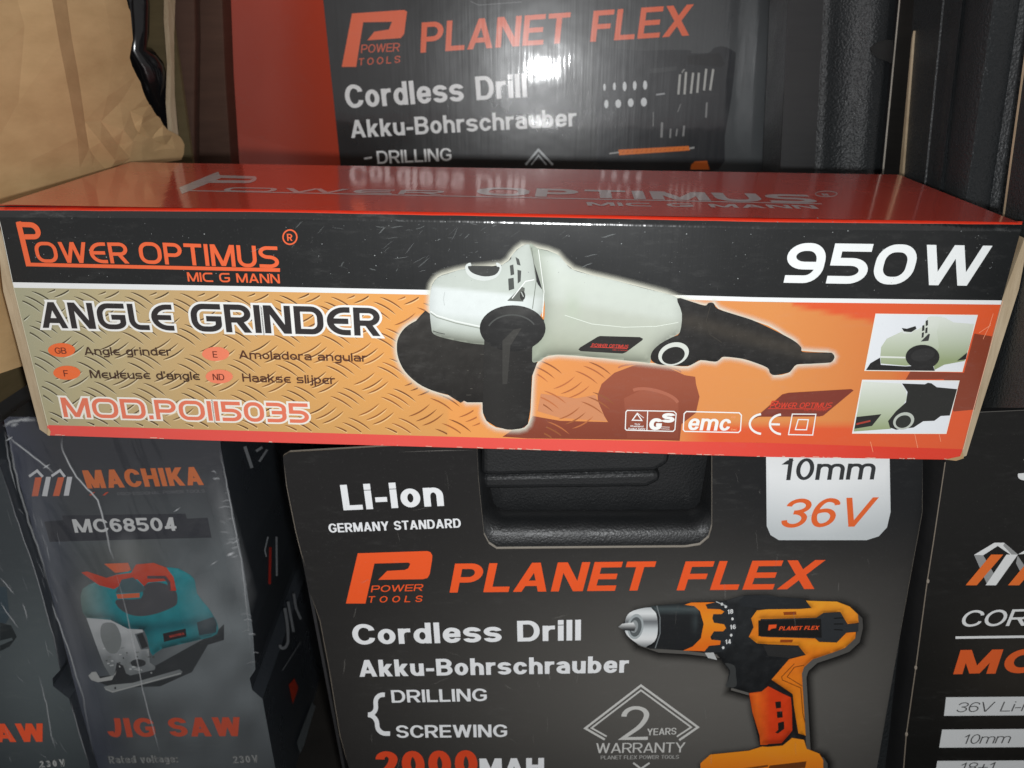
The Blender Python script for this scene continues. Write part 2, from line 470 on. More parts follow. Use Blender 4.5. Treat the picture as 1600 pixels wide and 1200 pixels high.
class Art:
    """printed ink on one side of a carton: flat polygons in thin layers"""
    def __init__(s, face): s.f, s.V, s.F, s.Cc = face, [], [], []
    def poly(s, pts, col, layer=1, step=0, holes=()):
        """pts: outline; col: a colour or a function of the place on the print"""
        pts = [tuple(p) for p in pts]
        loops = [pts] + [list(h) for h in holes]
        vs, es, k = [], [], 0
        for lp in loops:
            n = len(lp)
            vs += [Vector(p) for p in lp]
            es += [(k + i, k + (i + 1) % n) for i in range(n)]
            k += n
        if step:
            xs, ys = [p[0] for p in pts], [p[1] for p in pts]
            x = min(xs) + step / 2
            while x < max(xs):
                y = min(ys) + step / 2
                while y < max(ys):
                    if inside((x, y), pts) and not any(inside((x, y), list(h)) for h in holes): vs.append(Vector((x, y)))
                    y += step
                x += step
        ov, oe, of, *_ = delaunay_2d_cdt(vs, es, [], 2 if holes else 1, 1e-4)
        b = len(s.V)
        for p in ov:
            s.V.append(s.f.px(p.x, p.y, layer * LAY))
            s.Cc.append(col(p.x, p.y) if callable(col) else col)
        for f in of:
            if holes:
                cx, cy = sum(ov[i].x for i in f) / len(f), sum(ov[i].y for i in f) / len(f)
                if not inside((cx, cy), pts) or any(inside((cx, cy), list(h)) for h in holes): continue
            s.F.append(tuple(b + i for i in f))
        return s
    def strip(s, lo, hi, col, layer, closed=False, lo_col=None):
        b, n = len(s.V), len(lo)
        for m_, (p, q) in enumerate(zip(lo, hi)):
            for r, c in ((p, lo_col or col), (q, col)):
                s.V.append(s.f.px(r[0], r[1], (layer + .1 * m_ / n) * LAY)); s.Cc.append(c)
        for i in range(n if closed else n - 1):
            j = (i + 1) % n
            s.F.append((b + 2 * i, b + 2 * j, b + 2 * j + 1, b + 2 * i + 1))
        return s
    def line(s, pts, w, col, layer=1, closed=False):
        lo, hi = ribbon(pts, w / 2, closed)
        return s.strip(lo, hi, col, layer, closed)
    def crease(s, pts, w, col, layer, alpha):
        """a soft line that fades to nothing at both sides and both ends"""
        lo, hi = ribbon(pts, w / 2)
        b, n = len(s.V), len(pts)
        for i, (p, q, m_) in enumerate(zip(lo, hi, pts)):
            a_ = alpha * min(1, 4 * i / max(1, n - 1), 4 * (1 - i / max(1, n - 1))) if n > 2 else alpha
            for r_, al in ((p, 0), (m_, a_), (q, 0)):
                s.V.append(s.f.px(r_[0], r_[1], layer * LAY)); s.Cc.append(col[:3] + (al,))
        for i in range(n - 1):
            s.F += [(b + 3 * i, b + 3 * i + 3, b + 3 * i + 4, b + 3 * i + 1), (b + 3 * i + 1, b + 3 * i + 4, b + 3 * i + 5, b + 3 * i + 2)]
        return s
    def glow(s, pts, w, col, layer, a0=.95, n=3):
        pts = [tuple(p) for p in pts]
        area = sum(p[0] * q[1] - q[0] * p[1] for p, q in zip(pts, pts[1:] + pts[:1]))
        if area < 0: pts = pts[::-1]
        rings = []
        for k in range(n + 1):
            lo, hi = ribbon(pts, w * k / n, True)
            rings.append(lo)
        for k in range(n):
            al = lambda t: a0 * (1 - t) ** 1.6
            s.strip(rings[k], rings[k + 1], col[:3] + (al((k + 1) / n),), layer + k * .01, True, lo_col=col[:3] + (al(k / n),))
        return s
    def text(s, txt, bl, br, h, col, weight=.2, shear=0.0, st='helv', layer=3, outline=0.0, gap=None):
        f = s.f
        A, Bp = f.px(*bl), f.px(*br)
        r = (Bp - A); width = r.length; r = r.normalized()
        up = f.n.cross(r).normalized()
        e = .001
        a2 = project(A + up * e); a1 = project(A)
        H = h / (math.hypot(a2[0] - a1[0], a2[1] - a1[1]) / e)
        asp = width / H
        hw = weight / 2
        va = .80 if st == 'helv' else .90
        g = gap if gap is not None else .045 + weight * .24
        fixed = sum(gwidth(ch, hw, st) for ch in txt if ch in 'Il.:\'i')
        flex = sum(gwidth(ch, hw, st) for ch in txt if ch not in 'Il.:\'i') + g * (len(txt) - 1)
        k = max(.2, (asp - fixed) / flex)
        x = 0.0
        mm = H / h * outline if outline else 0
        o = outline / h
        zi = 0
        def P(px_, py_, lay):
            return A + r * ((px_ + shear * py_) * H) + up * (py_ * H) + f.n * (lay * LAY)
        for ch in txt:
            narrow = ch in 'Il.:\'i'
            W = gwidth(ch, hw, st) * (1 if narrow else k)
            for q, stq in enumerate(glyph(ch, W, hw, st, va)):
                zi = layer + q * .08
                b = len(s.V)
                if stq[0] == 'd':
                    _, x0, y0, x1, y1 = stq
                    dx, dy = x1 - x0, y1 - y0
                    hh = (hw + o) * math.hypot(dx, dy) / abs(dy)
                    ey = o / abs(dy)
                    x0, y0, x1, y1 = x0 - dx * ey, y0 - dy * ey, x1 + dx * ey, y1 + dy * ey
                    for u, v in ((x0 - hh, y0), (x0 + hh, y0), (x1 + hh, y1), (x1 - hh, y1)):
                        s.V.append(P(x + u, v, zi)); s.Cc.append(col)
                    s.F.append((b, b + 1, b + 2, b + 3))
                else:
                    closed = stq[0] == 'c'
                    lo, hi = ribbon([(p[0], p[1] / va) for p in stq[1]], hw + o, closed, o)
                    lo, hi = [Vector((p.x, p.y * va)) for p in lo], [Vector((p.x, p.y * va)) for p in hi]
                    n = len(lo)
                    for m_, (p, q2) in enumerate(zip(lo, hi)):
                        s.V += [P(x + p.x, p.y, zi + .07 * m_ / n), P(x + q2.x, q2.y, zi + .07 * m_ / n)]
                        s.Cc += [col, col]
                    for i in range(n if closed else n - 1):
                        j = (i + 1) % n
                        s.F.append((b + 2 * i, b + 2 * j, b + 2 * j + 1, b + 2 * i + 1))
            x += W + g * k
        return s
    def build(s, name, parent, mat=None):
        return mesh_obj(name, s.V, s.F, mat or INK, parent, cols=s.Cc)

def prism(name, face, pts, depth, mats, parent, off=0.0, dirv=None, bevel=0, front_mat=0, side_mat=1, segs=2, smooth_shade=False, top_mat=None):
    """a carton or board: front outline pts on the face, carried back by depth"""
    d = (dirv if dirv is not None else -face.n) * depth
    fr = [face.px(x, y, off) for x, y in pts]
    n = len(pts)
    V = fr + [p + d for p in fr]
    vs = [Vector(p) for p in pts]
    ov, oe, of, *_ = delaunay_2d_cdt(vs, [(i, (i + 1) % n) for i in range(n)], [], 1, 1e-5)
    if n == 4 or len(ov) != n:
        F = [tuple(range(n)), tuple(reversed(range(n, 2 * n)))]
    else:
        F = [tuple(range(n)), tuple(reversed(range(n, 2 * n)))]
    mi = [front_mat, side_mat]
    for i in range(n):
        j = (i + 1) % n
        F.append((i, i + n, j + n, j))
        mi.append(side_mat)
    if top_mat is not None:
        k, best = 0, -9
        for i in range(n):
            z = V[i].z + V[(i + 1) % n].z
            if z > best: best, k = z, i
        mi[2 + k] = top_mat
    o = mesh_obj(name, V, F, mats, parent, mi, smooth_shade=smooth_shade, bevel=bevel, segs=segs)
    import bmesh
    bm = bmesh.new(); bm.from_mesh(o.data); bmesh.ops.recalc_face_normals(bm, faces=bm.faces); bm.to_mesh(o.data); bm.free()
    return o

def flat(c): return printed_flat(c)
_flat = {}
def solid(name, c, rough=.35, like=None):
    """plain coloured card side with scuffs"""
    if name in _flat: return _flat[name]
    m = printed(name, rough=rough, flute=.03 if like == 'flute' else 0, dust=.25, scratch=.35, wrinkle=.12)
    nt = m.node_tree
    at = next(n for n in nt.nodes if n.type == 'ATTRIBUTE')
    for l in list(at.outputs['Color'].links):
        sk = l.to_socket
        nt.links.remove(l)
        sk.default_value = c
    _flat[name] = m
    return m

def tube(name, pts, rad, mat, parent=None, n=14):
    V, F = [], []
    for i, p in enumerate(pts):
        p = Vector(p)
        d = (Vector(pts[min(i + 1, len(pts) - 1)]) - Vector(pts[max(i - 1, 0)])).normalized()
        a = d.cross(Vector((0, 1, .3))).normalized(); b = d.cross(a).normalized()
        R = rad[i] if isinstance(rad, (list, tuple)) else rad
        for k in range(n):
            t = 2 * math.pi * k / n
            V.append(p + a * (R * math.cos(t)) + b * (R * math.sin(t)))
        if i:
            for k in range(n):
                F.append(((i - 1) * n + k, (i - 1) * n + (k + 1) % n, i * n + (k + 1) % n, i * n + k))
    F.append(tuple(reversed(range(n)))); F.append(tuple(range(len(V) - n, len(V))))
    return mesh_obj(name, V, F, mat, parent, smooth_shade=True)

# ------------------------------------------------------------------ setting
def box(name, x0, x1, y0, y1, z0, z1, mat, parent=None):
    V = [(x, y, z) for z in (z0, z1) for y in (y0, y1) for x in (x0, x1)]
    F = [(0, 2, 3, 1), (4, 5, 7, 6), (0, 1, 5, 4), (2, 6, 7, 3), (0, 4, 6, 2), (1, 3, 7, 5)]
    return mesh_obj(name, V, F, mat, parent)

FLOOR = card("dark_floor", (.012, .011, .010), (.026, .023, .02), rough=.7)
WALLM = card("shaded_wall", (.016, .015, .014), (.03, .027, .024), rough=.9)
SHELFZ = EYE - .1765
tag(box("floor", -1.2, 1.2, .1, 1.1, -.03, 0, FLOOR), None, None, kind="structure")
tag(box("wall", -1.2, 1.2, .9, .94, -.03, 1.2, WALLM), None, None, kind="structure")
tag(box("shelf", -.7, .7, .53, .895, SHELFZ - .02, SHELFZ, FLOOR), None, None, kind="structure")

# ------------------------------------------------------------------ 1. the long angle grinder carton
YM = .349
FM = Face.upright(800, 520, YM, yaw=1.7)
TL, TR, BR, BL = (-7, 321), (1597, 349), (1503, 719), (75, 681)
ddir = -FM.n
p_tl, p_tr, p_bl, p_br = (FM.px(*p) for p in (TL, TR, BL, BR))
DEPTH = .128
RED = C(226, 74, 54)
red_m = solid("red_card", C(216, 62, 42))
gc = thing("grinder_carton", (p_bl + p_br) / 2 + ddir * (DEPTH / 2),
           "long red, black and orange carton printed with a white angle grinder", "carton")
body = prism("carton_body", FM, [TL, TR, BR, BL], DEPTH, [solid("black_card_front", C(30, 32, 34)), KRAFT, red_m], gc, off=-.0030, bevel=.0010, segs=3, top_mat=2)

# raw board showing at both ends
for q in ([(1601, 372), (1606, 380), (1592, 452), (1532, 640), (1510, 712), (1500, 716), (1512, 676), (1566, 467)],
          [(-3, 385), (2, 352), (19, 440), (76, 669), (75, 680), (62, 671), (5, 455)]):
    prism("end_flap", FM, q, DEPTH * .96, [KRAFT_EDGE, KRAFT_EDGE], gc, off=-.0012)

# front ground of the print
def top_y(x): return ramp([(-10, (328.5,)), (400, (331.,)), (800, (338.5,)), (1200, (347.,)), (1600, (351.,))], x)[0]
def wl_y(x): return ramp([(18, (441.,)), (400, (447.5,)), (670, (453.,)), (1060, (461.,)), (1200, (465.,)), (1568, (469.5,))], x)[0]
def wl2_y(x): return wl_y(x) + ramp([(18, (8.5,)), (700, (7.5,)), (1568, (6.5,))], x)[0]
def rs_y(x): return ramp([(70, (664.,)), (400, (673.5,)), (800, (685.,)), (1200, (692.,)), (1510, (702.,))], x)[0]
def bt_y(x): return ramp([(70, (680.,)), (400, (690.5,)), (800, (702.,)), (1200, (714.,)), (1506, (718.5,))], x)[0]
def lx(y): return ramp([(320, (-7.,)), (355, (1.,)), (440, (19.,)), (667, (74.,)), (685, (77.,))], y)[0]
def rx(y): return ramp([(345, (1598.,)), (410, (1585.,)), (467, (1566.,)), (640, (1520.,)), (702, (1504.,)), (722, (1499.,))], y)[0]
def band(f0, f1, n=24):
    a, b = [], []
    for i in range(n + 1):
        for f, o in ((f0, a), (f1, b)):
            x = 800
            xl = lx(f(0)); xl = lx(f(xl)); xr = rx(f(1500)); xr = rx(f(xr))
            x = xl + (xr - xl) * i / n
            o.append((x, f(x)))
    return a + b[::-1]
fp = Art(FM)
top2_y = lambda x: top_y(x) + 11
fp.poly(band(top2_y, wl_y), C(22, 24, 25), 1)
fold = Art(FM)
prof_f = [(11, 0, 0), (9, -.00006, 0), (7, -.0002, 0), (5, -.00042, 0), (3, -.00072, 0), (1.2, -.00105, 0), (0, -.0013, 0), (-.05, -.0013, 1), (-1.6, -.0017, 1), (-3.2, -.0022, 1), (-5.0, -.0030, 1)]
for (dy, off, c_) in prof_f:                                      # the card rolls back towards the lid
    for i in range(41):
        y = lambda x: top_y(x) + dy
        xl = lx(y(0)); xr = rx(y(1597))
        x = xl + (xr - xl) * i / 40
        y_ = y(x) + .5 * mn.noise(Vector((x * .03, 1, 2)))
        fold.V.append(FM.px(x, y_, LAY + off)); fold.Cc.append(C(22, 24, 25) if c_ == 0 else C(226, 66, 40))
for k in range(len(prof_f) - 1):
    for i in range(40): fold.F.append((k * 41 + i, k * 41 + i + 1, (k + 1) * 41 + i + 1, (k + 1) * 41 + i))
fo_ = fold.build("fold_edge", gc, printed("fold_print", rough=.22, flute=.3, dust=.5, scratch=.8, wrinkle=.2, axis=(170, 170, 20), coat=.8, coat_rough=.16))
for p in fo_.data.polygons: p.use_smooth = True
fp.poly(band(wl_y, wl2_y), C(238, 240, 240), 1.2)
G = [(40, C(170, 168, 140)), (150, C(188, 174, 134)), (300, C(206, 170, 116)), (450, C(222, 168, 100)), (600, C(232, 164, 88)), (760, C(234, 156, 84)),
     (950, C(222, 144, 82)), (1200, C(224, 146, 80)), (1300, C(222, 138, 74)), (1380, C(220, 128, 66))]
RO = C(226, 92, 48)
def ground(x, y):
    c = ramp(G, x)
    # lighter along the top, duller near the foot on the left
    t = (y - 470) / 210
    if x < 700: c = mixc(c, C(168, 150, 100), .28 * t * t)
    # red-orange corner sweeping in from the right
    yb = 478 + (x - 1240) * .20 if x > 1240 else 460
    if x > 1240: c = mixc(c, RO, min(1, max(0, (yb - y) / 5 + .5)))
    if x > 1390: c = mixc(c, RO, min(1, (x - 1390) / 60))
    if y > 655 and x > 1050: c = mixc(c, RO, min(1, max(0, (y - 660) / 8)) * min(1, (x - 1050) / 60))
    return c
fp.poly(band(wl2_y, rs_y, 60), ground, 1.3, step=7)
fp.poly(band(rs_y, bt_y), lambda x, y: mixc(C(232, 84, 74), C(222, 60, 38), (x - 900) / 500), 1.2)
# faded enlargement of the same tool behind the print
br1, br2 = C(152, 80, 56), C(130, 60, 40)
fp.poly(Z(800, 450, (130, 800), (300, 830), (600, 838), (540, 740), (535, 670), (560, 600), (640, 530), (760, 485), (840, 470), (960, 490), (1080, 545), (1145, 555), (1150, 600), (1172, 680),
          (1150, 780), (1060, 850), (1048, 955), (900, 950), (100, 940), (-60, 930), (0, 890), (100, 850)), lambda x, y: mixc(br1, br2, (y - 600) / 80), 2, step=9)
fp.poly(Z(800, 450, *ell(900, 680, 150, 55, 20, 12, 180, 340), *ell(900, 700, 130, 45, 20, 12, 340, 180 + .01)[::1]), C(172, 100, 74), 2.2) if False else None
fp.line(Z(800, 450, *ell(890, 690, 150, 50, 16, 14, 200, 350)), 5, C(174, 102, 78), 2.3)
fp.line(Z(800, 450, *ell(860, 520, 200, 42, 16, 4, 190, 350)), 2.5, C(186, 116, 84), 2.3)
fp.poly(Z(800, 450, (700, 690), (800, 640), (960, 650), (1040, 720), (1040, 850), (1040, 940), (720, 940)), lambda x, y: mixc(C(160, 88, 64), C(136, 66, 46), (y - 615) / 60), 2.2, step=9)
fp.poly(Z(800, 450, (180, 660), (400, 690), (520, 668), (560, 760), (590, 832), (300, 812), (160, 770)), C(206, 138, 96), 2.15)
fp.poly(Z(1200, 450, (1290, 285), (1400, 302), (1345, 540), (1290, 760), (1160, 772), (1130, 700), (1100, 570), (860, 572), (890, 522), (1225, 530)), C(136, 62, 40), 2)

# tread-plate lines printed over the left half
tp = fp
blob = [(690, 455), (668, 490), (640, 505), (618, 540), (625, 575), (660, 606), (720, 628), (745, 640), (752, 668), (790, 690), (850, 690), (835, 560), (880, 545), (1300, 600), (1300, 455)]
def lens(x0, y0, dx, dy, bul, col, hi):
    pts = []
    for i in range(7):
        t = i / 6
        nx, ny = -dy, dx
        L_ = math.hypot(dx, dy)
        b = bul * 4 * t * (1 - t)
        pts.append((x0 + dx * t + nx / L_ * b, y0 + dy * t + ny / L_ * b, t))
    keep = [p for p in pts if wl2_y(p[0]) + 2 < p[1] < rs_y(p[0]) - 2 and lx(p[1]) + 3 < p[0] and not inside(p[:2], blob)]
    if len(keep) < 3: return
    lo, hi_ = [], []
    for p in keep:
        w = 1.15 * (4 * p[2] * (1 - p[2])) ** .5 + .12
        lo.append((p[0] - dy / math.hypot(dx, dy) * -w * 0, p[1] - w)); hi_.append((p[0], p[1] + w))
    if hi is not None:
        tp.strip([(a[0] + .8, a[1] + 1.6) for a in lo], [(a[0] + .8, a[1] + 1.6) for a in hi_], hi, 2)
    tp.strip(lo, hi_, col, 2.4)
for j in range(-1, 7):
    for i in range(-2, 14):
        for kind in (0, 1):
            cx = 14 + i * 78 + j * 7 + kind * 41
            cy = 446 + j * 47 + kind * 23 + .02 * cx
            if cx > 940 or (cx > 830 and cy < 560): continue
            for q in (-1, 0, 1):
                jx, jy = random.uniform(-1.5, 1.5), random.uniform(-1, 1)
                vary = random.uniform(.75, 1.5)
                colr = ramp([(40, C(70, 66, 48)), (300, C(92, 68, 40)), (600, C(132, 78, 36)), (800, C(160, 92, 52))], cx)
                colr = tuple(min(.9, v * vary) for v in colr[:3]) + (1,)
                hic = ramp([(40, C(206, 206, 184)), (400, C(244, 206, 150)), (800, C(244, 190, 126))], cx) if cx < 640 else None
                if kind == 0: lens(cx - 17 + q * 10.5 + jx, cy + 10 + q * 7 + jy, 33, -19, 2.6, colr, hic)
                else: lens(cx - 17 + q * 10 + jx, cy - 9 - q * 7 + jy, 35, 20, -2.4, colr, hic)
for _ in range(60):                                              # worn white chips along the lower edge
    x = random.uniform(80, 1480); w = random.uniform(1, 12)
    if random.random() < .5: x = random.uniform(700, 1480)
    fp.line([(x, bt_y(x) - random.uniform(.3, 1.6)), (x + w, bt_y(x + w) - random.uniform(.3, 1.4))], random.uniform(.4, 1.1), C(226, 190, 170), 2)
for (x0, y0, x1, y1) in ((1548, 508, 1530, 520), (1552, 490, 1545, 512), (1536, 530, 1548, 505), (1465, 668, 1470, 690), (1428, 672, 1434, 700), (1360, 690, 1364, 706)):
    fp.line([(x0, y0), (x1, y1)], .8, C(244, 160, 124), 2)
fp.poly([(1477, 718), (1500, 713), (1504, 704), (1506, 716), (1494, 720)], C(178, 146, 104), 2.2)
fp.poly([(75, 668), (79, 674), (78, 681), (74, 680)], C(196, 170, 130), 2.2)
fp.line([(-5, 330), (2, 356), (19.5, 440)], 1.0, C(214, 214, 206), 2)
fp.line([(19.5, 442), (75, 666)], 1.0, C(214, 206, 180), 2)
fp.line([(1567, 470), (1521, 640), (1505, 702)], .9, C(246, 190, 160), 2)
fp.build("front_print", gc)

# white halo of the printed tool
OUT = smooth(Z(400, 230, (1085, 1010), (1088, 930), (1100, 860), (1140, 810), (1200, 788), (1310, 760)) +
             Z(800, 230, (-60, 735), (0, 675), (65, 615), (165, 633), (280, 668), (380, 765), (650, 835), (960, 915), (1030, 945), (1210, 990), (1260, 975), (1290, 1010), (1400, 1050), (1600, 1115)) +
             Z(1200, 450, (100, 295), (170, 335), (212, 392), (370, 403), (415, 430), (370, 468), (180, 478), (130, 530), (40, 545), (0, 495)) +
             Z(800, 450, (1430, 440), (1320, 430), (1270, 460), (1180, 450), (1100, 490), (1000, 483), (800, 460), (290, 415), (165, 460), (128, 550), (118, 760), (100, 850), (40, 882)) +
             Z(400, 450, (1500, 872), (1440, 830), (1418, 780), (1415, 715), (1320, 713), (1290, 685), (1200, 670), (1100, 640), (1010, 595), (930, 520), (890, 440), (880, 370), (890, 310), (930, 250), (1000, 205), (1085, 178)), 2)
halo = Art(FM)
halo.glow(OUT, 10, C(255, 246, 226), 2.6, .80, 4)
halo.build("printed_halo", gc, INK_FADE)

tool = Art(FM)
LK = C(38, 36, 34)
disc = smooth(Z(400, 450, (1100, 170), (1000, 205), (930, 250), (890, 310), (880, 370), (890, 440), (930, 520), (1010, 595), (1100, 640), (1200, 668), (1288, 684)), 3)[:-3] + \
    Z(400, 450, (1300, 705), (1320, 715), (1415, 715), (1418, 780), (1440, 830), (1500, 868), (1570, 885)) + Z(800, 450, (0, 886), (60, 878), (100, 850), (115, 760), (126, 550), (160, 460), (150, 300), (0, 120), (-200, 200), (-400, 190))
tool.poly(disc, moulded(lambda x, y: mixc(C(44, 42, 39), C(28, 26, 24), (y - 520) / 120), disc, 8, .7, .2, .3), 4, step=7)
for _ in range(70):                                              # worn flecks on the printed disc
    x = random.gauss(775, 28); y = random.gauss(600, 42)
    if 725 < x < 826 and 545 < y < 668 and inside((x, y), disc):
        w = random.uniform(1, 9)
        tool.line([(x, y), (x + w, y + random.uniform(-.3, .4))], random.uniform(.35, .8), C(96, 94, 86), 4.4)
tool.build("printed_disc", gc)

head = Art(FM)
hp = smooth(Z(400, 230, (1085, 1010), (1088, 930), (1102, 860), (1140, 812), (1200, 790), (1310, 762), (1420, 800), (1540, 735), (1592, 700)) +
            Z(800, 230, (0, 675), (65, 617), (122, 627), (150, 830), (200, 920), (170, 1070), (0, 1250), (-160, 1235)) +
            Z(400, 450, (1340, 345), (1200, 318), (1112, 288), (1095, 240)), 4)
W1, W2, W3 = C(224, 231, 229), C(196, 204, 196), C(160, 166, 152)
def headc(x, y):
    t = (y - (445 + .10 * (x - 680)))
    c = ramp([(0, W2), (6, W1), (40, W1), (52, mixc(W1, W2, .6)), (64, W2), (82, W3), (100, C(150, 156, 140))], t)
    return mixc(c, W2, max(0, (x - 800) / 60) * .8)
head.poly(hp, moulded(headc, hp, 9, .12, .34, .03), 5, step=4)
head.line(Z(400, 450, (1090, 145), (1130, 172), (1250, 208), (1400, 240)), 2.0, C(236, 240, 236), 5.6)
head.line(Z(400, 450, (1092, 158), (1130, 184), (1250, 220), (1400, 252)), 1.2, C(140, 146, 134), 5.7)
head.line(Z(400, 450, (1105, 268), (1140, 280), (1180, 288)), 1.1, C(70, 72, 66), 5.7)
head.line(Z(400, 450, (1180, 25), (1172, 70), (1178, 110)), .9, C(196, 202, 200), 5.7)
head.poly(smooth(Z(400, 230, (1308, 742), (1340, 722), (1352, 760), (1385, 795), (1430, 806), (1480, 795), (1508, 765), (1500, 722), (1530, 735), (1532, 770), (1500, 815), (1430, 835), (1360, 822), (1318, 790)), 3), C(214, 220, 216), 5.8)
head.poly(smooth(Z(400, 230, (1325, 748), (1345, 742), (1500, 745), (1522, 760), (1495, 797), (1430, 808), (1365, 792), (1335, 770)), 3), C(52, 54, 52), 5.9)
for q in (((-14, 740), (8, 733), (14, 795), (-8, 802)), ((-24, 822), (10, 816), (14, 885), (-20, 896)), ((22, 686), (44, 700), (54, 740), (32, 734)), ((34, 766), (58, 772), (54, 838), (36, 852))):
    head.poly(Z(800, 230, *q), C(72, 76, 72), 5.9)
head.poly(Z(800, 230, (-30, 960), (60, 872), (80, 880), (70, 965)), C(96, 100, 94), 5.9)
head.poly(ell(816.5, 462, 4.2, 7), C(44, 46, 44), 6.0); head.line(Z(800, 230, (58, 905), (72, 935)), 1.6, C(180, 186, 180), 6.1)
head.line(Z(800, 230, (0, 945), (85, 838), (140, 828)), 1.6, C(240, 244, 240), 6.1)
head.line(Z(800, 230, (122, 627), (152, 830), (128, 1010)), 1.1, C(120, 126, 116), 6.1)
head.build("printed_gear_head", gc)

mot = Art(FM)
mp_ = smooth(Z(800, 230, (110, 622), (165, 634), (280, 668), (330, 720), (382, 766), (500, 800), (650, 835), (850, 888), (960, 914), (1022, 936), (1050, 972), (1063, 1050), (1062, 1110), (1046, 1160)) +
             Z(800, 450, (1000, 310), (920, 362), (872, 430), (860, 468), (800, 462), (290, 417), (165, 460), (126, 457), (124, 380), (190, 250), (200, 60)), 4)
def motc(x, y):
    ax = 442 + (x - 830) * .17
    t = (y - ax)
    c = ramp([(-52, C(190, 200, 190)), (-44, C(216, 224, 216)), (-20, C(208, 216, 206)), (15, C(202, 209, 199)), (28, C(190, 196, 183)), (60, C(184, 190, 175)), (100, C(166, 172, 152))], t)
    if x < 872: c = mixc(c, C(164, 174, 156), min(1, (872 - x) / 34) * .7)
    return mixc(c, C(184, 196, 176), .6 * math.exp(-((x - 895) / 12) ** 2 - ((y - 480) / 25) ** 2))
mot.poly(mp_, moulded(motc, mp_, 10, .10, .34, .03), 5.2, step=5)
mot.line(Z(800, 230, (165, 640), (200, 900), (190, 1060)), 1.2, C(238, 242, 236), 6.2)
mot.line(Z(800, 450, (330, 170), (500, 225), (700, 245), (900, 240), (1040, 215)), 1.0, C(226, 233, 222), 6.2)
mot.poly(Z(800, 450, (415, 385), (425, 372), (535, 305), (550, 300), (800, 307), (820, 318), (812, 328), (712, 402), (690, 410), (430, 395)), C(36, 34, 32), 6.2)
mot.text("POWER OPTIMUS", (924, 541), (981, 543.5), 5.2, C(206, 62, 48), .17, .15, 'tech', 6.5)
mot.line([(922, 542), (980, 544.5)], 1, C(206, 62, 48), 6.6)
mot.text("MIC G MANN", (957, 547), (980, 548), 2.2, C(190, 60, 48), .15, .1, 'tech', 6.5)
mot.build("printed_motor_body", gc)

kn = Art(FM)
kp = ell(801, 513, 51.5, 36, 36)
kn.poly(kp, moulded(lambda x, y: mixc(C(30, 30, 30), C(60, 60, 58), math.exp(-((x - 806) / 26) ** 2 - ((y - 488) / 8) ** 2)), kp, 5, .7, .3, .2), 6.6, step=5)
kn.line(ell(800, 522, 40, 30, 20, 0, 205, 330), 2.2, C(74, 76, 74), 6.9)
kn.poly(Z(800, 450, (165, 195), (200, 198), (195, 240), (150, 300)), C(34, 33, 32), 6.5)
kn.poly([(757, 520), (832, 520), (831, 590), (828, 640), (822, 662), (800, 671), (776, 667), (760, 655), (754, 640)], lambda x, y: mixc(C(40, 39, 37), C(28, 27, 26), abs(x - 775) / 50), 6.4, step=10)
kn.poly(Z(800, 450, (-60, 330), (10, 260), (60, 250), (-10, 360), (-30, 600), (-60, 600)), C(56, 55, 52), 6.95)
kn.build("printed_side_knob", gc)

hd = Art(FM)
hpts = smooth(Z(800, 450, (1032, 65), (1120, 85), (1205, 110), (1228, 94), (1260, 95), (1286, 130), (1400, 168), (1500, 200)) + Z(1200, 450, (0, 245), (100, 295), (170, 335), (208, 372), (214, 398), (300, 403), (375, 404), (402, 408), (416, 432), (400, 460), (370, 468), (260, 474), (180, 479), (150, 510), (125, 530), (42, 545), (12, 530)) +
              Z(800, 450, (1595, 498), (1500, 460), (1430, 441), (1325, 430), (1300, 445), (1270, 461), (1180, 451), (1140, 470), (1095, 488), (1000, 484), (910, 476), (868, 445), (878, 395), (930, 346), (1000, 308), (1048, 280), (1062, 160)), 3)
hd.poly(hpts, moulded(lambda x, y: mixc(C(30, 29, 28), C(58, 53, 46), .9 * math.exp(-((y - (500 + (x - 1070) * .27)) / 12) ** 2)), hpts, 6, .5, .4, .25), 5.6, step=5)
hd.line(Z(800, 450, (1240, 110), (1215, 200), (1235, 290), (1310, 340)), 1.2, C(56, 52, 46), 5.9)
hd.poly(ell(1052.5, 553, 24.5, 17.5, 30, -18), C(214, 218, 210), 6.4, holes=[ell(1052, 555.5, 18.5, 13, 26, -18)])
hd.poly(ell(1052, 555.5, 18.5, 13, 26, -18), C(30, 29, 28), 6.3)
hd.build("printed_handle", gc)

# lettering of the front
OR = C(240, 104, 58)
lg = Art(FM)
def brand(a, col, OWER, OPT, MIC, stem, bowl, under, caps, wid, layer, wt=.18):
    a.line(stem, wid[0], col, layer)
    a.line(bowl, wid[1], col, layer + .2)
    a.line(under, wid[2], col, layer + .1)
    a.text("OWER", OWER[0], OWER[1], caps[0], col, wt, 0, 'tech', layer + .4)
    a.text("OPTIMUS", OPT[0], OPT[1], caps[1], col, wt, 0, 'tech', layer + .4)
    a.text("MIC G MANN", MIC[0], MIC[1], caps[2], col, wt + .01, 0, 'tech', layer + .4)
bw = rp([(26, 350.5), (56, 351.5, 9), (62, 370, 9), (38, 370)], 9)
brand(lg, OR, ((59, 410), (203, 411.5)), ((220, 411.5), (437, 419)), ((294, 439.5), (438, 442.5)), [(28.5, 346.5), (45, 415.5)], bw, [(42, 413.2), (437.5, 422)], (33, 34, 14.5), (8.2, 8.0, 5.6), 3)
lg.line(ell(453, 370.5, 10.8, 11.2, 26), 2.3, OR, 3, True)
lg.text("R", (449.2, 376), (457.5, 376.2), 11, OR, .2, 0, 'helv', 3)
lg.build("brand_lettering", gc)

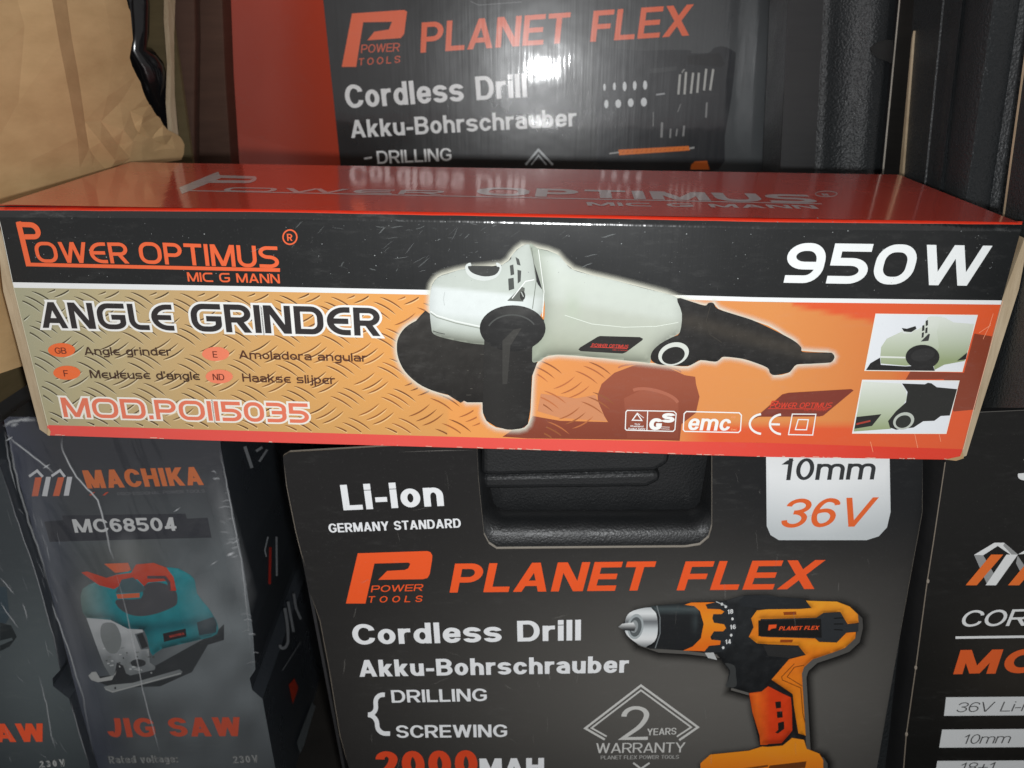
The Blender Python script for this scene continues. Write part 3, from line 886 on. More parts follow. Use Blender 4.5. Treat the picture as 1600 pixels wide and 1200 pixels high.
tl_ = Art(FM)
for (t, a, b, hgt) in (("ANGLE", (68, 511.5), (274, 516), 41), ("GRINDER", (302, 517), (595, 524.5), 43.5)):
    tl_.text(t, a, b, hgt, C(244, 244, 240), .215, 0, 'tech', 6.6, outline=3.6)
    tl_.text(t, a, b, hgt, C(44, 40, 40), .215, 0, 'tech', 8)
tl_.build("title_lettering", gc)

ml = Art(FM)
ml.text("MOD.POII5035", (101, 651), (484, 660.5), 31, C(246, 238, 226), .2, 0, 'tech', 5, outline=3.0)
ml.text("MOD.POII5035", (101, 651), (484, 660.5), 31, C(232, 122, 92), .2, 0, 'tech', 6.4)
ml.build("model_lettering", gc)

pw = Art(FM)
pw.text("950W", (1221, 441.5), (1531, 446.5), 62, C(240, 244, 248), .215, .08, 'tech', 3)
pw.build("power_lettering", gc)

for (t, cx, cy, cc, word, a, b) in (("GB", 96.2, 547, C(240, 112, 56), "Angle grinder", (133, 554.5), (269, 555.5)), ("F", 104.5, 582.5, C(240, 112, 56), "Meuleuse d'angle", (142, 590.5), (313, 593.5)),
                                  ("E", 337, 553, C(246, 134, 100), "Amoladora angular", (374, 560), (574, 565)), ("ND", 342.5, 588.3, C(246, 134, 100), "Haakse slijper", (379.5, 596), (524, 600))):
    lb = Art(FM)
    lb.poly(ell(cx, cy, 21.3, 11, 26), cc, 4)
    wd = 9 if len(t) == 2 else 3.6
    lb.text(t, (cx - wd, cy + 5.2), (cx + wd, cy + 5.4), 10, C(110, 42, 26), .16, 0, 'helv', 5)
    lb.text(word, a, b, 13, C(66, 42, 28) if cx < 200 else C(84, 46, 30), .18, 0, 'tech', 4)
    lb.build("language_badge", gc)

scf = Art(FM)
for k in range(70):
    x = rj.gauss(720, 150); y = rj.uniform(342, 430) if rj.random() < .75 else rj.uniform(342, 372)
    if not (40 < x < 1540) or inside((x, y), OUT): continue
    a_ = rj.uniform(-1.2, .3); L_ = rj.uniform(4, 26)
    p2 = (x + L_ * math.cos(a_), y + L_ * math.sin(a_))
    if p2[1] < 341 or p2[1] > wl_y(p2[0]) - 3 or inside(p2, OUT): continue
    scf.crease(jit([(x, y), ((x + p2[0]) / 2, (y + p2[1]) / 2), p2], 2, .5), rj.uniform(.8, 2.6), C(190, 196, 196), 9, rj.uniform(.06, .30))
for k in range(130):
    x, y = rj.uniform(10, 1560), rj.uniform(340, 455)
    r_ = rj.uniform(.4, 1.1)
    if wl_y(x) - 3 > y and lx(y) + 3 < x < rx(y) - 3: scf.poly(ell(x, y, r_, r_, 6), C(180, 184, 184, 1, rj.uniform(.2, .7)), 9)
scf.build("scuff", gc, INK_FADE)

# certification marks
cm = Art(FM)
WHT = C(250, 246, 240)
q = Z(800, 450, (720, 765), (1012, 771), (1026, 785), (1018, 885), (1006, 896), (716, 888), (708, 880), (712, 775))
cm.line(q, 1.6, WHT, 5, True)
cm.line(Z(800, 450, (848, 768), (843, 892)), 1.5, WHT, 5)
cm.line(Z(800, 450, (782, 785), (812, 828), (752, 826)), 1.8, WHT, 5, True)
cm.line(Z(800, 450, (782, 780), (824, 812)), .8, WHT, 5.1)
cm.text("TUV", (991, 663.5), (1000, 663.7), 2.6, WHT, .2, 0, 'helv', 5)
cm.text("Rheinland", (985, 666.6), (1005, 667), 2.8, WHT, .18, 0, 'helv', 5)
cm.text("Product Safety", (981.5, 670.5), (1008, 671), 2.8, WHT, .18, 0, 'helv', 5)
cm.text("G", (1013, 671), (1032.5, 671.6), 18.5, WHT, .34, .05, 'helv', 5)
cm.text("S", (1033, 659.5), (1053, 660), 15, WHT, .36, .05, 'helv', 5.4)
cm.line(Z(800, 450, (930, 868), (985, 870)), .7, WHT, 5); cm.line(Z(800, 450, (930, 880), (985, 882)), .7, WHT, 5)
q = Z(800, 450, (1090, 772), (1420, 780), (1434, 795), (1428, 890), (1415, 903), (1080, 896), (1070, 885), (1076, 785))
cm.line(q, 1.8, WHT, 5, True)
cm.text("emc", (1073.5, 671.5), (1139, 672.5), 25, WHT, .19, .1, 'helv', 5.2, gap=.08)
cm.text("CE", (1142, 652.5), (1149, 652.7), 3, C(244, 170, 120), .2, 0, 'helv', 5)
cm.text("EMC", (1141.5, 671.8), (1151, 672.2), 2.8, C(244, 170, 120), .2, 0, 'helv', 5)
cm.line(ell(1192, 662.5, 20.5, 15.5, 18, 0, 98, 262), 3.4, WHT, 5)
cm.line(ell(1223, 663, 20, 15.5, 18, 0, 98, 262), 3.4, WHT, 5)
cm.line([(1205, 662.8), (1218.5, 663.2)], 3.2, WHT, 5.2)
cm.line(Z(1200, 450, (152, 788), (299, 789), (279, 919), (128, 916)), 1.7, WHT, 5, True)
cm.line(Z(1200, 450, (189, 822), (252, 823), (241, 886), (171, 885)), 1.7, WHT, 5, True)
cm.poly(Z(1200, 450, (-90, 820), (90, 665), (130, 655), (520, 632), (535, 640), (345, 798), (320, 803), (-60, 805)), C(126, 54, 40), 4)
cm.text("POWER OPTIMUS", (1202, 637), (1298, 637), 8.5, C(214, 64, 44), .16, .2, 'tech', 4.5)
cm.line([(1204, 634), (1207, 627), (1216, 627), (1214, 632), (1206, 633)], 1.5, C(214, 64, 44), 4.6)
cm.line([(1200, 638.5), (1294, 639)], 1.2, C(214, 64, 44), 4.6)
cm.text("MIC G MANN", (1256, 642), (1290, 642), 3, C(200, 62, 44), .15, .1, 'tech', 4.5)
cm.build("certification_marks", gc)

# two inset pictures
def inset(frame, items, name="inset_picture"):
    a = Art(FM)
    a.poly(Z(1200, 450, *frame), C(248, 240, 228), 4)
    cx = sum(p[0] for p in frame) / 4; cy = sum(p[1] for p in frame) / 4
    inn = [(cx + (p[0] - cx) * .985, cy + (p[1] - cy) * .975) for p in frame]
    a.poly(Z(1200, 450, *inn), C(232, 236, 240), 4.3)
    for i, (pts, col, st) in enumerate(items):
        a.poly(Z(1200, 450, *pts), col, 4.8 + i * .3, step=st)
    a.build(name, gc)
gb = lambda y0, y1: (lambda x, y: ramp([(y0, C(222, 228, 218)), ((y0 + y1) / 2, C(192, 202, 180)), (y1, C(150, 164, 120))], y))
inset([(672, 160), (1312, 168), (1215, 525), (602, 518)], [
    ([(612, 513), (640, 470), (700, 435), (705, 480), (860, 490), (1030, 480), (1043, 518)], C(30, 30, 30), 0),
    ([(1020, 300), (1060, 200), (1100, 182), (1160, 215), (1288, 225), (1262, 350), (1228, 456), (1100, 480), (1042, 512), (1028, 460)], gb(500, 565), 9),
    ([(702, 430), (707, 370), (742, 317), (830, 275), (935, 260), (968, 240), (1000, 182), (1020, 176), (1090, 180), (1055, 270), (1070, 370), (1000, 470), (860, 486), (706, 472)], gb(505, 575), 9),
    ([(703, 425), (860, 430), (858, 440), (703, 436)], C(226, 230, 222), 0),
    ([(830, 250), (838, 262), (870, 280), (910, 272), (935, 240), (920, 262), (895, 284), (850, 284), (832, 268)], C(226, 230, 226), 0),
    ([(836, 250), (868, 255), (922, 238), (928, 255), (895, 276), (850, 272)], C(34, 34, 34), 0),
    ([(965, 235), (978, 232), (978, 265), (962, 270)], C(50, 52, 50), 0), ([(962, 280), (976, 276), (972, 308), (960, 312)], C(50, 52, 50), 0),
    ([(986, 205), (1000, 200), (1000, 232), (986, 240)], C(50, 52, 50), 0), ([(985, 250), (998, 246), (996, 280), (982, 284)], C(50, 52, 50), 0),
    ([(955, 335), (1005, 285), (1012, 290), (1003, 330)], C(56, 58, 56), 0),
    (ell(966, 431, 106, 76, 26), C(32, 32, 32), 0),
    (ell(968, 418, 76, 40, 20, -10), C(44, 44, 44), 0),
    ([(1182, 455), (1246, 403), (1236, 446)], C(34, 34, 32), 0)])
inset([(588, 573), (1198, 578), (1115, 912), (525, 910)], [
    ([(592, 584), (830, 597), (862, 640), (870, 690), (820, 770), (770, 850), (770, 880), (535, 897), (560, 770)], gb(600, 672), 9),
    ([(838, 597), (980, 602), (1000, 592), (1022, 596), (1055, 620), (1182, 632), (1152, 740), (1136, 797), (1080, 800), (1040, 830), (970, 833), (910, 872), (800, 886), (762, 872), (750, 832), (800, 770), (862, 715), (872, 650)], C(36, 37, 35), 0),
    (ell(848, 831, 68, 52, 26, -22), C(190, 196, 186), 0),
    (ell(846, 835, 50, 38, 24, -22), C(44, 46, 42), 0),
    ([(553, 806), (708, 789), (700, 800), (650, 862), (541, 880)], C(36, 36, 34), 0),
    ([(552, 845), (640, 825), (640, 836), (551, 857)], C(170, 60, 46), 0)])

# print of the lid: same brand in dull silver
p_bl2 = p_tl + ddir * DEPTH
nt_ = (p_tr - p_tl).cross(ddir).normalized()
FT = Face(p_tl + nt_ * .0001, nt_ if nt_.z > 0 else -nt_)
SV = C(226, 206, 204)
tpz = Art(FT)
bw = rp([(338, 275.5), (402, 277.5, 6), (392, 284, 6), (318, 283.5)], 5)
brand(tpz, SV, ((345, 299.5), (692, 305)), ((742, 305.5), (1282, 318.5)), ((918, 322), (1280, 327)), [(343, 273), (282, 298)], bw, [(284, 297.5), (1284, 318.5)], (14.5, 15.5, 6), (11, 4.2, 1.4), 2, .25)
tpz.line(ell(1291, 303, 17, 4.4, 24), 1.2, SV, 2, True)
tpz.text("R", (1286, 306), (1297, 306.4), 5, SV, .2, 0, 'helv', 2)
tpz.build("lid_lettering", gc, INK_TOP)
lidp = Art(FT)
c4 = [project(p) for p in (p_tl + ddir * .002 + (p_tr - p_tl) * .001, p_tr + ddir * .002 - (p_tr - p_tl) * .001, p_tr + ddir * (DEPTH - .001) - (p_tr - p_tl) * .001, p_bl2 - ddir * .001)]
lidp.poly(c4, RED, 1)
lidp.build("lid_print", gc, INK_TOP)

# ------------------------------------------------------------------ 2. lower cordless drill carton with its case
YP = .360
FP = Face.upright(900, 900, YP, yaw=0.0)
EXT = 1420
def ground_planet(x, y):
    t = math.exp(-((x - 1130) / 420) ** 2 - ((y - 1090) / 190) ** 2)  # lighter centre: printed gradient, with flash brightness also in the colour
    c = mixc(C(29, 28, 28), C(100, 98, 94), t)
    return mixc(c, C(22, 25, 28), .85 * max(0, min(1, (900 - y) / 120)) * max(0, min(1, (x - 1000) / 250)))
pl_out = [(442, 713), (452, 707), (745, 690), (747, 745), (756, 835), (764, 850), (776, 858), (1072, 855.5), (1094, 852), (1108, 840), (1113, 822), (1113, 700),
          (1442, 703), (1442, 800), (1419, 920), (1370, 1200), (1330, EXT), (575, EXT), (545, 1200), (532, 1150), (522, 1100), (514, 1040), (500, 967), (482, 922), (470, 865), (460, 825), (446, 752)]
base = FP.px(950, EXT)
pc = thing("drill_carton", (base.x, YP + .055, base.z), "dark grey carton with an orange drill and two years warranty mark, below the grinder carton", "carton", "cordless drill cartons")
prism("carton_sleeve", FP, pl_out, .0022, [CARD_DARK, CARD_PALE], pc, off=-.0022 - .0003, dirv=FP.n * -1)
pa = Art(FP)
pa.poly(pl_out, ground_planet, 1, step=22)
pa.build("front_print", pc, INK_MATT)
# sides of the sleeve behind the front card
for x0, y0, x1, y1 in ((452, 768, 577, EXT), (1434, 768, 1331, EXT)):
    a, b = FP.px(x0, y0, -.0026), FP.px(x1, y1, -.0026)
    d = Vector((0, .118, 0)); sx = .0015 if x0 < 800 else -.0015
    V = [a, b, b + d, a + d]; V += [v + Vector((sx, 0, 0)) for v in V]
    mesh_obj("side_panel", V, [(0, 1, 2, 3), (7, 6, 5, 4), (0, 4, 5, 1), (1, 5, 6, 2), (2, 6, 7, 3), (3, 7, 4, 0)], CARD_DARK, pc)

def p_logo(a, pts, col, layer): a.poly(pts, col, layer)
PO = C(244, 92, 40)
WT = C(238, 240, 242)
pl = Art(FP)
p_logo(pl, [(559, 864.5), (668, 861), (673, 863), (675.5, 868), (675, 876), (671.5, 897), (668, 903), (661, 905), (591, 906), (605, 892), (632, 890.5), (638, 888), (641, 881), (638, 879), (585, 880.5), (571, 943), (540.5, 943)], PO, 3)
pl.text("POWER", (579.5, 925), (660, 922.5), 10.3, PO, .17, .25, 'helv', 3)
pl.text("TOOLS", (574.5, 941.3), (659, 940), 10, PO, .17, .25, 'helv', 3, gap=.5)
pl.text("PLANET", (702.5, 925.5), (1012, 922), 44.5, PO, .235, .2, 'helv', 3)
pl.text("FLEX", (1057, 922), (1271, 919.8), 44.5, PO, .235, .2, 'helv', 3)
pl.build("brand_lettering", pc, INK_MATT)
pt = Art(FP)
pt.text("Li-ion", (537, 797), (694, 790), 39.5, WT, .235, 0, 'helv', 3)
pt.build("battery_lettering", pc, INK_MATT); pt = Art(FP)
pt.text("GERMANY STANDARD", (514.5, 832), (720.5, 823.8), 14.2, WT, .2, 0, 'helv', 3)
pt.build("standard_lettering", pc, INK_MATT); pt = Art(FP)
pt.text("Cordless Drill", (552.5, 1007), (907.5, 1000), 32, WT, .225, 0, 'helv', 3)
pt.build("title_lettering", pc, INK_MATT); pt = Art(FP)
pt.text("Akku-Bohrschrauber", (562, 1057), (982, 1050.5), 26, WT, .225, 0, 'helv', 3)
pt.build("subtitle_lettering", pc, INK_MATT); pt = Art(FP)
pt.text("DRILLING", (612.5, 1097.5), (761, 1094.8), 19.5, WT, .19, 0, 'helv', 3)
pt.text("SCREWING", (620, 1152.5), (792.5, 1151), 19.5, WT, .19, 0, 'helv', 3)
pt.line(rp(Z(400, 900, (805, 742), (745, 742), (752, 865), (700, 867)), 12), 7.0, WT, 3)
pt.line(rp(Z(400, 900, (700, 868), (752, 872), (762, 985), (838, 985)), 12), 7.0, WT, 3.2)
pt.build("function_lettering", pc, INK_MATT); pt = Art(FP)
pt.text("2000", (590, 1215), (747, 1213), 41, C(222, 74, 40), .25, 0, 'helv', 3)
pt.text("MAH", (750, 1212), (850, 1211), 27, WT, .25, 0, 'helv', 3)
pt.build("capacity_lettering", pc, INK_MATT)
wm = Art(FP)
SV2 = C(208, 208, 204)
wm.line(Z(800, 900, (580, 1022), (458, 952), (806, 684), (1162, 945), (1045, 1026)), 3.4, SV2, 3)
wm.line(Z(800, 900, (592, 1003), (497, 950), (806, 714), (1120, 945), (1030, 1004)), 2.6, SV2, 3)
wm.text("2", (969, 1156), (1012, 1155.5), 52, SV2, .12, 0, 'helv', 3)
wm.text("YEARS", (1011, 1148.5), (1056.5, 1147), 10.5, SV2, .15, 0, 'helv', 3)
wm.text("WARRANTY", (931, 1176.3), (1070, 1175), 15.5, SV2, .13, 0, 'helv', 3)
wm.text("PLANET FLEX POWER TOOLS", (938.5, 1186), (1060.5, 1185), 5.8, C(180, 180, 176), .14, 0, 'helv', 3)
wm.line(Z(800, 900, (758, 1168), (806, 1205), (860, 1168)), 2.8, SV2, 3)
wm.build("warranty_mark", pc, INK_MATT)
wl = Art(FP)
wl.poly([(1197, 712), (1390, 715), (1391.5, 800), (1386, 824), (1373, 838), (1354, 844), (1217, 844), (1204, 836), (1198, 822)], lambda x, y: mixc(C(238, 241, 242), C(196, 202, 204), ((y - 760) / 85) + .25 * abs(x - 1280) / 100), 2, step=12)
wl.text("10mm", (1219, 750), (1365, 748.8), 34, C(52, 54, 56), .17, 0, 'helv', 3)
wl.text("36V", (1217, 824.5), (1355, 822.2), 45, C(232, 104, 48), .165, .2, 'helv', 3)
wl.build("white_panel", pc, INK_MATT)

sc_ = Art(FP)
for k in range(60):
    x, y = rj.uniform(520, 1400), rj.uniform(720, 1195)
    if 735 < x < 1130 and y < 870: continue
    L_ = rj.uniform(5, 34); a_ = rj.choice((1.5, 1.45, -.2, .4, 1.7)) + rj.uniform(-.2, .2)
    q_ = (x + L_ * math.cos(a_), y + L_ * math.sin(a_))
    if not inside((x, y), pl_out) or not inside(q_, pl_out): continue
    sc_.crease(jit([(x, y), ((x + q_[0]) / 2, (y + q_[1]) / 2), q_], 2, .6), rj.uniform(.8, 3), C(170, 168, 162), 9, rj.uniform(.05, .22))
sc_.crease([(478, 885), (470, 862), (462, 830), (448, 760), (443, 722)], 2.2, C(150, 140, 126), 9, .5)
sc_.crease([(545, 1198), (531, 1148), (514, 1044), (500, 970), (484, 926)], 2.2, C(150, 140, 126), 9, .5)
sc_.crease([(620, 707), (690, 704), (742, 703)], 2, C(150, 146, 140), 9, .5)
sc_.crease([(1441, 720), (1441, 800), (1420, 915), (1396, 1050)], 1.6, C(150, 140, 126), 9, .35)
sc_.build("scuff", pc, INK_FADE)

# printed drill
dr = Art(FP)
BK, BK2 = C(30, 32, 34), C(52, 56, 58)
O1, O2, RD = C(246, 150, 34), C(236, 112, 30), C(222, 66, 26)
zA = lambda *p: Z(800, 900, *p)
zB = lambda *p: Z(1200, 900, *p)
dsil = zA((690, 300), (760, 215), (900, 185), (1110, 165), (1330, 155), (1450, 120), (1560, 118)) + zB((60, 135), (210, 140), (235, 155), (430, 160), (510, 190), (562, 240), (566, 300), (545, 390), (480, 450), (400, 480), (280, 520), (225, 570), (212, 610), (235, 1000), (240, 1080), (320, 1110), (345, 1150), (345, 1280)) + zA((1190, 1280), (1180, 1170), (1240, 1115), (1480, 1090), (1550, 1060), (1500, 850), (1480, 730), (1340, 690), (1360, 590), (1280, 490), (1070, 465), (890, 455), (760, 410), (705, 340))
sh = Art(FP)
sh.glow([(x + 7, y + 6) for x, y in dsil], 15, C(22, 21, 20), 1.6, .85, 4)  # soft drop shadow of the drill, part of the printed picture
sh.build("printed_drill_shadow", pc, INK_FADE)
dr.poly(dsil, moulded(lambda x, y: mixc(BK, C(50, 53, 55), .5 * math.exp(-((x - 1165) / 22) ** 2 - ((y - 975) / 40) ** 2)), dsil, 5, .9, .4, .3), 2.6, step=6)
sv = lambda x, y: ramp([(945, C(150, 156, 160)), (958, C(236, 240, 240)), (972, C(96, 100, 104)), (984, C(210, 216, 218)), (998, C(236, 238, 238)), (1010, C(120, 124, 126))], y)
dr.poly(smooth(zA((705, 320), (715, 255), (760, 216), (865, 196), (900, 230), (912, 330), (890, 420), (830, 444), (765, 410), (716, 365)), 3), sv, 3, step=4)
dr.poly(ell(993, 979, 12.5, 20, 22, 8), C(168, 176, 178), 3.2); dr.poly(ell(993, 979.5, 9.5, 15.5, 22, 8), C(92, 98, 100), 3.4); dr.poly(ell(991, 979, 6, 10, 18, 8), C(150, 156, 158), 3.6)
dr.poly(zA((664, 318), (690, 298), (760, 290), (775, 318), (765, 345), (700, 340)), lambda x, y: mixc(C(226, 228, 228), C(60, 62, 64), (y - 974) / 8), 3.8, step=3)
dr.poly(smooth(zA((868, 194), (905, 186), (1120, 176), (1168, 222), (1192, 300), (1180, 390), (1120, 452), (900, 456), (838, 445), (890, 410), (918, 330), (905, 240)), 3),
        lambda x, y: mixc(C(34, 36, 38), C(84, 96, 98), math.exp(-((y - 952) / 5) ** 2) * .7 + .35 * math.exp(-((x - 1086) / 4) ** 2 - ((y - 972) / 14) ** 2)), 3, step=5)
dr.line(zA((905, 186), (925, 260), (925, 360), (895, 452)), 1.6, C(120, 126, 128), 3.5)
dr.poly(zA((1200, 166), (1330, 158), (1392, 232), (1407, 320), (1375, 430), (1312, 476), (1190, 476), (1260, 420), (1240, 240)), C(42, 45, 48), 3.2)
dr.poly(zA((1078, 180), (1120, 166), (1268, 164), (1210, 178), (1222, 205), (1300, 208), (1326, 222), (1310, 238), (1258, 238), (1252, 265), (1262, 292), (1325, 302), (1338, 325), (1320, 345), (1262, 346), (1240, 380), (1246, 398), (1305, 404), (1300, 430), (1232, 436), (1204, 470), (1070, 466), (1130, 440), (1180, 390), (1198, 300), (1175, 220), (1140, 188)),
        lambda x, y: mixc(O1, O2, abs(y - 970) / 40), 3.8)
for t, x, y in (("18", 1136.5, 959), ("16", 1140.5, 983), ("14", 1133, 1006)):
    dr.text(t, (x, y), (x + 9, y - 1), 7, C(224, 226, 226), .2, 0, 'helv', 4)
for x, y in ((1144.5, 967), (1142.5, 992.5), (1130, 1012), (1128, 944), (1134, 948)): dr.poly(ell(x, y, 2, 2.3, 10), C(224, 226, 226), 4)
dr.line(zA((1275, 160), (1345, 190)), 1.4, C(190, 194, 194), 4)
dr.poly(zA((1205, 480), (1260, 478), (1282, 525), (1225, 512)), C(190, 192, 192), 4)
dr.poly(zA((1420, 150), (1460, 122), (1600, 118)) + zB((60, 132), (210, 140), (262, 182), (268, 202), (0, 208)) + zA((1430, 190)), C(40, 43, 46), 3.2)
# orange clam shell
clam = (zB((-70, 215), (0, 208), (200, 206), (272, 200), (236, 154), (430, 160), (510, 190), (562, 240), (566, 292), (497, 300), (452, 224), (345, 230), (302, 260), (0, 268)) +
        zA((1555, 268), (1540, 320), (1555, 372), (1600, 382)) + zB((0, 382), (295, 390), (320, 412), (430, 416), (490, 355), (550, 350), (545, 390), (480, 450), (400, 480), (280, 520), (225, 570), (212, 610), (236, 1000), (190, 985), (150, 740), (20, 650), (132, 520), (236, 494), (190, 434), (0, 426)) +
        zA((1530, 420), (1480, 380), (1510, 320), (1495, 265)))
dr.poly(clam, moulded(lambda x, y: ramp([(935, C(250, 164, 44)), (990, C(238, 130, 34)), (1005, O1), (1030, C(236, 122, 32)), (1150, O1)], y), clam, 4, .25, .5, .10), 4, step=4)
dr.poly(zB((-45, 270), (302, 262), (345, 231), (450, 226), (495, 300), (565, 297), (565, 347), (492, 352), (430, 414), (320, 411), (295, 389), (-45, 380)), C(48, 51, 54), 4.2)
dr.poly(zB((-60, 278), (332, 268), (336, 386), (-60, 376)), C(28, 28, 28), 4.5)
dr.poly(zB((5, 305), (55, 303), (50, 325), (20, 330), (10, 340), (0, 340)), PO, 5)
dr.text("PLANET FLEX", (1216.5, 984), (1278, 983), 6, PO, .22, .2, 'helv', 5)
for k in range(3): dr.line(zB((412, 265 + k * 35), (470, 262 + k * 38)), 1.6, C(20, 20, 20), 4.6)
dr.poly(zB((95, 225), (175, 222), (178, 242), (100, 244)), C(150, 70, 24), 4.5); dr.poly(zB((78, 398), (158, 398), (150, 415), (75, 415)), C(150, 70, 24), 4.5)
dr.line(zB((165, 548), (85, 630), (90, 650), (205, 700), (218, 860), (232, 915)), 1.1, C(120, 60, 20), 4.6)
dr.line(zB((225, 558), (165, 570), (120, 630), (215, 688)), 1.1, C(120, 60, 20), 4.6)
dr.poly(zB((-30, 432), (188, 436), (232, 492), (130, 512), (0, 500)), C(46, 46, 46), 4.4)
dr.poly(smooth(zA((1330, 545), (1362, 590), (1352, 650), (1336, 690), (1400, 690), (1400, 620), (1390, 560)), 3), C(62, 64, 64), 3.6)
# red grip
grip = (zA((1482, 732), (1560, 722), (1600, 690)) + zB((0, 688), (92, 735), (148, 760), (152, 965), (88, 1046), (0, 1054)) + zA((1552, 1056), (1548, 1000), (1502, 850)))
dr.poly(grip, moulded(lambda x, y: mixc(C(240, 110, 34), RD, min(1, abs(x - 1182) / 22)), grip, 6, .15, .5, .12), 4.2, step=5)
for q_ in (((45, 787), (80, 783), (82, 824), (50, 828)), ((55, 848), (90, 845), (92, 884), (58, 888)), ((62, 918), (100, 908), (102, 955), (62, 985), (45, 978), (64, 962))):
    dr.poly(zB(*q_), C(34, 30, 28), 4.6)
dr.line(zB((-10, 684), (20, 655), (148, 742), (172, 985), (235, 1005)), 3.4, C(30, 28, 28), 4.8)
dr.line(zB((0, 1056), (88, 1050), (150, 980)), 3, C(30, 28, 28), 4.8)
dr.poly(zA((1178, 1170), (1240, 1116), (1480, 1092), (1562, 1066)) + zB((0, 1068), (92, 1060), (150, 1012), (225, 1024), (242, 1080), (320, 1110), (345, 1150), (345, 1400)) + zA((1180, 1400)), lambda x, y: mixc(O1, C(230, 120, 30), (y - 1170) / 40), 4.2, step=12)
dr.poly(zB((10, 1185), (240, 1158), (232, 1200), (0, 1215)), C(110, 60, 26), 4.6)
dr.poly(zA((1170, 1240), (1600, 1180), (1600, 1192), (1180, 1262)), C(120, 66, 26), 4.6)
dr.build("printed_drill", pc, INK_MATT)

# black case inside, seen through the handle cut-out
cz = SHELFZ - .001
pcase = thing("tool_case", (base.x, YP + .06, base.z), "black grained plastic case seen through the handle cut-out of the drill carton", "tool case")
a0, a1 = FP.px(735, 700), FP.px(1125, 870)
case_y = YP + .028
def slab(name, x0, x1, y0, y1, z0, z1, mat, parent, bev=.004):
    V = [(x, y, z) for z in (z0, z1) for y in (y0, y1) for x in (x0, x1)]
    F = [(0, 2, 3, 1), (4, 5, 7, 6), (0, 1, 5, 4), (2, 6, 7, 3), (0, 4, 6, 2), (1, 3, 7, 5)]
    return mesh_obj(name, V, F, mat, parent, bevel=bev, segs=4, smooth_shade=False)
lft, rgt = FP.px(600, EXT).x - .006, FP.px(1316, EXT).x + .008
slab("case_body", lft + .012, rgt - .016, case_y, YP + .112, base.z + .003, cz, PLASTIC_DARK, pcase, .006)
# rounded rim that fills the lower part of the cut-out
V, F = [], []
path = rp([(736, 660), (742, 848, 30), (1124, 846, 30), (1126, 660)], 30, n=10)
lo, hi = ribbon(path, 1.0)
cxp, cyp = 930, 740
prof = [(-.16, -.004), (-.06, -.0035), (.05, -.0045), (.13, -.008), (.20, -.014), (.24, -.022), (.25, -.028)]
for (x, y) in path:
    for t, off in prof:
        V.append(FP.px(x + (cxp - x) * t * (.36 if abs(x - cxp) > 150 and y < 800 else .62), y + (cyp - y) * t * 1.9, off - .0008))
np_ = len(prof)
for i in range(len(path) - 1):
    for k in range(np_ - 1):
        F.append((i * np_ + k, (i + 1) * np_ + k, (i + 1) * np_ + k + 1, i * np_ + k + 1))
mesh_obj("handle_recess", V, F, PLASTIC_DARK, pcase, smooth_shade=True)
hb = [FP.px(x, y, -.016) for x, y in ((770, 748), (850, 752), (1000, 748), (1020, 735))]
def bar(name, face, pts, off0, off1, mat, parent, bev=.003): return prism(name, face, pts, off0 - off1, [mat, mat], parent, off=off0, bevel=bev, segs=3)
bar("handle", FP, [(752, 690), (1048, 692), (1046, 726), (1022, 738), (780, 745), (752, 744)], -.007, -.022, PLASTIC_DARK, pcase, .003)
bar("handle_grip", FP, [(752, 742), (1030, 736), (1034, 752), (1010, 763), (752, 766)], -.013, -.024, PLASTIC_DARK, pcase, .003)

# ------------------------------------------------------------------ 3. jigsaw cartons
JG = "jigsaw cartons"
TEAL, TEAL2 = C(44, 160, 170), C(32, 112, 124)
JR = C(250, 110, 72, 1.25)
YJ = .3815
FJ = Face.upright(200, 900, YJ, yaw=-1.0)
def notch(out): return out
j1 = [(6, 657), (14, 651), (343, 655), (345, 700), (380, 880), (395, 985), (399, 1046), (390, 1060), (394, 1078), (410, 1092), (430, 1200), (470, EXT), (212, EXT), (150, 1200), (70, 890), (26, 740)]
b1 = FJ.px(300, EXT)
jc = thing("jigsaw_carton", (b1.x, YJ + .05, b1.z), "shrink-wrapped grey carton showing a teal and orange jigsaw below the grinder carton", "carton", JG)
jig_black = solid("navy_black_card", C(54, 58, 63), .3)
prism("carton_body", FJ, j1, .145, [jig_black, jig_black], jc, off=-.0004)
ja = Art(FJ)
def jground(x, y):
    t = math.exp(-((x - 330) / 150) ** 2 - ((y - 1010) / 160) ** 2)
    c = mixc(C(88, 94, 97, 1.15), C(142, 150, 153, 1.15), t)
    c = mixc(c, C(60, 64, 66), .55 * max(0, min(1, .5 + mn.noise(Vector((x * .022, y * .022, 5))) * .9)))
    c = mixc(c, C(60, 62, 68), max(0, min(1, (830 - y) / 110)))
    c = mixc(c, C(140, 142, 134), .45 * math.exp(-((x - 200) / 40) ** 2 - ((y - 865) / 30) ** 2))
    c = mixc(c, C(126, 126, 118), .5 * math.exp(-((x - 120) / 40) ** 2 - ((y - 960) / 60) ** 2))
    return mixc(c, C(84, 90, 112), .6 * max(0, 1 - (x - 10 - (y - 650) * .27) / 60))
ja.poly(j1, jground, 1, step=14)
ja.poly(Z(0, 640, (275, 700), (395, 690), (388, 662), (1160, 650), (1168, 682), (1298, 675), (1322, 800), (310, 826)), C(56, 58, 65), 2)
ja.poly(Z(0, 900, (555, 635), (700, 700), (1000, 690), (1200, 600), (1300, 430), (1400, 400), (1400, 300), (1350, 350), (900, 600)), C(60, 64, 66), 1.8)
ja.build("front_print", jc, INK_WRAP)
jl = Art(FJ)
WJ = C(238, 240, 244)
